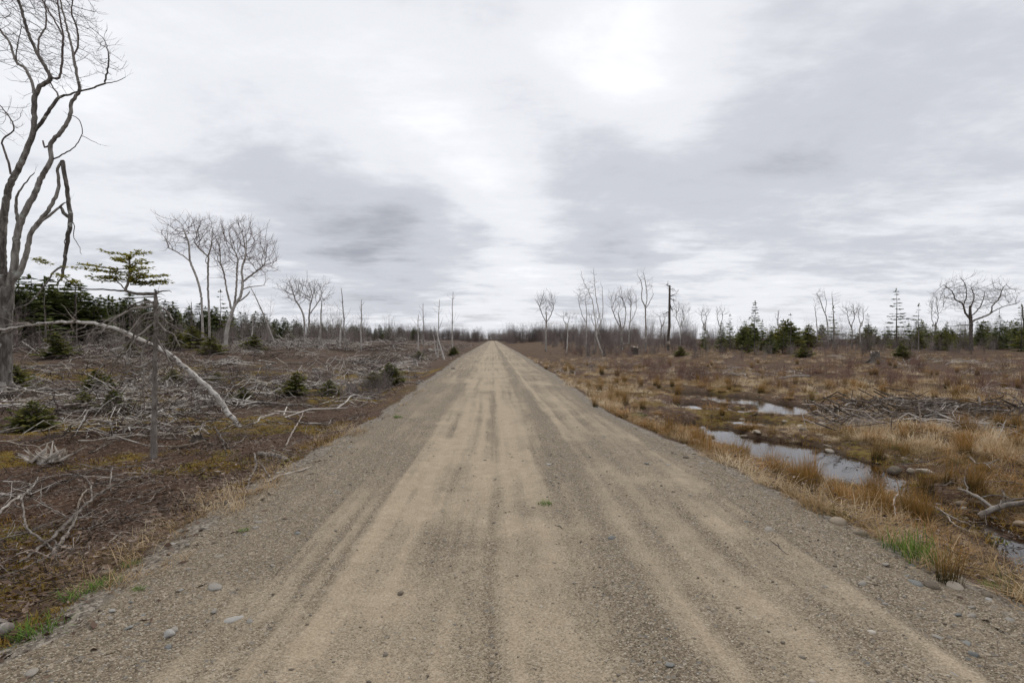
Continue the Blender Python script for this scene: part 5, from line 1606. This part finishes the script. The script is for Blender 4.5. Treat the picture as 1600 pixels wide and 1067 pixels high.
# slates and cobbles on the road shoulders
n_ = 0
while n_ < 230:
    a, b = polar(1, 2.1, 16, -70, 62, 1.1)
    a, b = float(a[0]), float(b[0])
    l_, r_ = float(lefts(a, b)), float(rights(a, b))
    t_ = max(l_, r_)
    if not (-1.1 < t_ < 0.25) or random.random() > (1.0 if t_ > -0.5 else 0.35):
        continue
    n_ += 1
    side = 'left' if l_ > r_ else 'right'
    far = 'at the bottom of the picture' if b < 3.4 else 'a few steps ahead' if b < 6.5 else 'farther up the road'
    drop('stone', random.choice(SL), a, b, random.uniform(0.014, 0.038) * (1.7 if random.random() < 0.12 else 1), f'small slaty stone in the {side} shoulder gravel, {far}', 'stone', f'stones on the {side} shoulder, {far}', -0.002, 0.12)
for px, py, wpx, lab in [(955, 846, 16, 'blue-grey stone lying alone in the dark gravel strip'), (1047, 1050, 14, 'dark blue-grey stone at the bottom of the gravel strip'), (1045, 1048, 10, 'pale stone beside the dark blue-grey one'), (335, 957, 14, 'light blue-grey slate on the left gravel, largest there'), (390, 974, 12, 'whitish stone on the left gravel'), (265, 992, 22, 'flat green-grey slate low on the left gravel'), (857, 727, 12, 'grey-blue slab set in the road')]:
    g_ = ground_hit(px, py)
    drop('stone', random.choice(SL), g_[0], g_[1], wpx * g_[1] / FPX / 2, lab, 'stone', None, 0.004, 0.08)
# gravel
PB = [stone(0, random.uniform(0.45, 0.8), 0.3) for _ in range(6)]
xx, yy = polar(46000, 1.7, 15, -62, 62, 1.15)
t_ = np.maximum(lefts(xx, yy), rights(xx, yy))
i = np.clip(np.searchsorted(rx, xx), 1, len(rx) - 1)
j = np.clip(np.searchsorted(ry, yy), 1, len(ry) - 1)
pr = np.where((xx > rx[0]) & (xx < rx[-1]), 0.95 - 1.0 * sandv[i, j], 0.6)
k = (t_ < 0.35) & (rng.random(len(xx)) < np.where(t_ > -0.5, 1.0, np.clip(pr, 0.03, 1)))
xx, yy = xx[k][:20000], yy[k][:20000]
stuff('gravel', 'loose gravel over the road and its shoulders', 'gravel', 'gravel', PB, xx, yy, rng.lognormal(math.log(0.0052), 0.5, len(xx)) * np.clip(np.hypot(xx, yy) / 5, 0.9, 1.6), 0.0, dz=0.0)

# rushes
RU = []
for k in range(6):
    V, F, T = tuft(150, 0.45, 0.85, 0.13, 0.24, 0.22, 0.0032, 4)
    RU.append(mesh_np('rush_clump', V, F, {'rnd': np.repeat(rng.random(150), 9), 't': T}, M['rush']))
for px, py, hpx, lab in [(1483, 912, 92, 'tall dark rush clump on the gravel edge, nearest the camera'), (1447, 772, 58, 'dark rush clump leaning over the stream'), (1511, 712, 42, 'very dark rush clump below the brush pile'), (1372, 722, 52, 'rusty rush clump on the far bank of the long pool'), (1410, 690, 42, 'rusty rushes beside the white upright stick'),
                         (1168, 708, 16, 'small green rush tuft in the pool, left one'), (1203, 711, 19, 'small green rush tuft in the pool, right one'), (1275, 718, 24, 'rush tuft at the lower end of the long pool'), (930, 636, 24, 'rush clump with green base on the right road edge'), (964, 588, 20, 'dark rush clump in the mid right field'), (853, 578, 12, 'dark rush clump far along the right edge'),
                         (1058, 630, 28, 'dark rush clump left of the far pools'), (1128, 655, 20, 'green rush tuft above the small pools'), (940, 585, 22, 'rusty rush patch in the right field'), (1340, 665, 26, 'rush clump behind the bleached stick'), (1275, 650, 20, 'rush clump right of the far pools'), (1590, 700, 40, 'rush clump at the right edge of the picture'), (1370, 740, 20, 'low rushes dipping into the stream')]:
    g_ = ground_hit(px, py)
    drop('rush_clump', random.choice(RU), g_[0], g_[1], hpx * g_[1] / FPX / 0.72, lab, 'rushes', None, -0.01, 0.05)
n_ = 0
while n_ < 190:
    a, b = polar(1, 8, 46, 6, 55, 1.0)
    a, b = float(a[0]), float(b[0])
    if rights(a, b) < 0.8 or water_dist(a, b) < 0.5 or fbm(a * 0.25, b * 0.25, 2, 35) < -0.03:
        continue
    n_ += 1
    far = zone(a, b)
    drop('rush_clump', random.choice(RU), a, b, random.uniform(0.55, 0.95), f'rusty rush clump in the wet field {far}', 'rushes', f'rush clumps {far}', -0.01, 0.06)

# straw tussocks: rounded cushions of drooping grass round the pools
TS = []
for k in range(6):
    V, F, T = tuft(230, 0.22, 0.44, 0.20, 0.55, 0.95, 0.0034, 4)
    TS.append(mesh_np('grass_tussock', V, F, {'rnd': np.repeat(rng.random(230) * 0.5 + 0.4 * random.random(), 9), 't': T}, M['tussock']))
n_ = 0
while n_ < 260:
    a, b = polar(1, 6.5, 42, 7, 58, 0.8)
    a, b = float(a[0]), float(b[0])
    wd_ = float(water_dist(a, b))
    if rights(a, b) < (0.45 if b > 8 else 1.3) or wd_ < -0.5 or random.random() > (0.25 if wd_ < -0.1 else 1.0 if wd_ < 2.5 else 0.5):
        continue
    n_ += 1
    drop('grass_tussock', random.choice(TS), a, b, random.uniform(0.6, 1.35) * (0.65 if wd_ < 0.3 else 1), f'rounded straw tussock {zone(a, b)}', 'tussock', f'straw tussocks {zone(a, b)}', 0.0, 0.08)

# green grass tufts and the weed in the road
GT = []
for k in range(4):
    V, F, T = tuft(110, 0.07, 0.17, 0.13, 0.5, 0.5, 0.0035, 3)
    GT.append(mesh_np('grass_tuft', V, F, {'rnd': np.repeat(rng.random(110), 7), 't': T}, M['green_grass']))
for px, py, wpx, hs, lab in [(1412, 868, 70, 2.2, 'bright green grass tuft by the tall rush clump, left half'), (1440, 884, 60, 2.2, 'bright green grass tuft touching the tall rush clump'), (168, 915, 46, .9, 'green grass tuft below the tan boulder'), (122, 935, 55, .9, 'green grass tuft on the left shoulder, lower one'), (208, 884, 26, .9, 'small green tuft above the tan boulder'), (60, 990, 70, 1.1, 'olive grass tuft by the silvery log end'), (215, 925, 20, .7, 'sprig of green on the gravel right of the tan boulder'),
                             (622, 653, 16, .9, 'green tuft on the left gravel shoulder far up'), (380, 832, 18, .6, 'green sprig alone on the left gravel'), (852, 790, 24, .9, 'small green weed growing in the middle of the road'), (1163, 742, 30, 1.0, 'green tuft on the bank before the long pool'), (1545, 925, 30, 1.0, 'yellow-green tuft on the gravel lip at bottom right'), (1012, 672, 18, .9, 'green-blue tuft on the right road edge'), (1270, 615, 16, .8, 'green tuft among wet logs by the far pools'), (1000, 650, 24, .7, 'olive tuft on the right edge above the green-blue one')]:
    g_ = ground_hit(px, py)
    s_ = wpx * g_[1] / FPX / 0.27
    drop('grass_tuft', random.choice(GT), g_[0], g_[1], (s_, s_, s_ * hs), lab, 'grass', None, 0.005, 0.04)
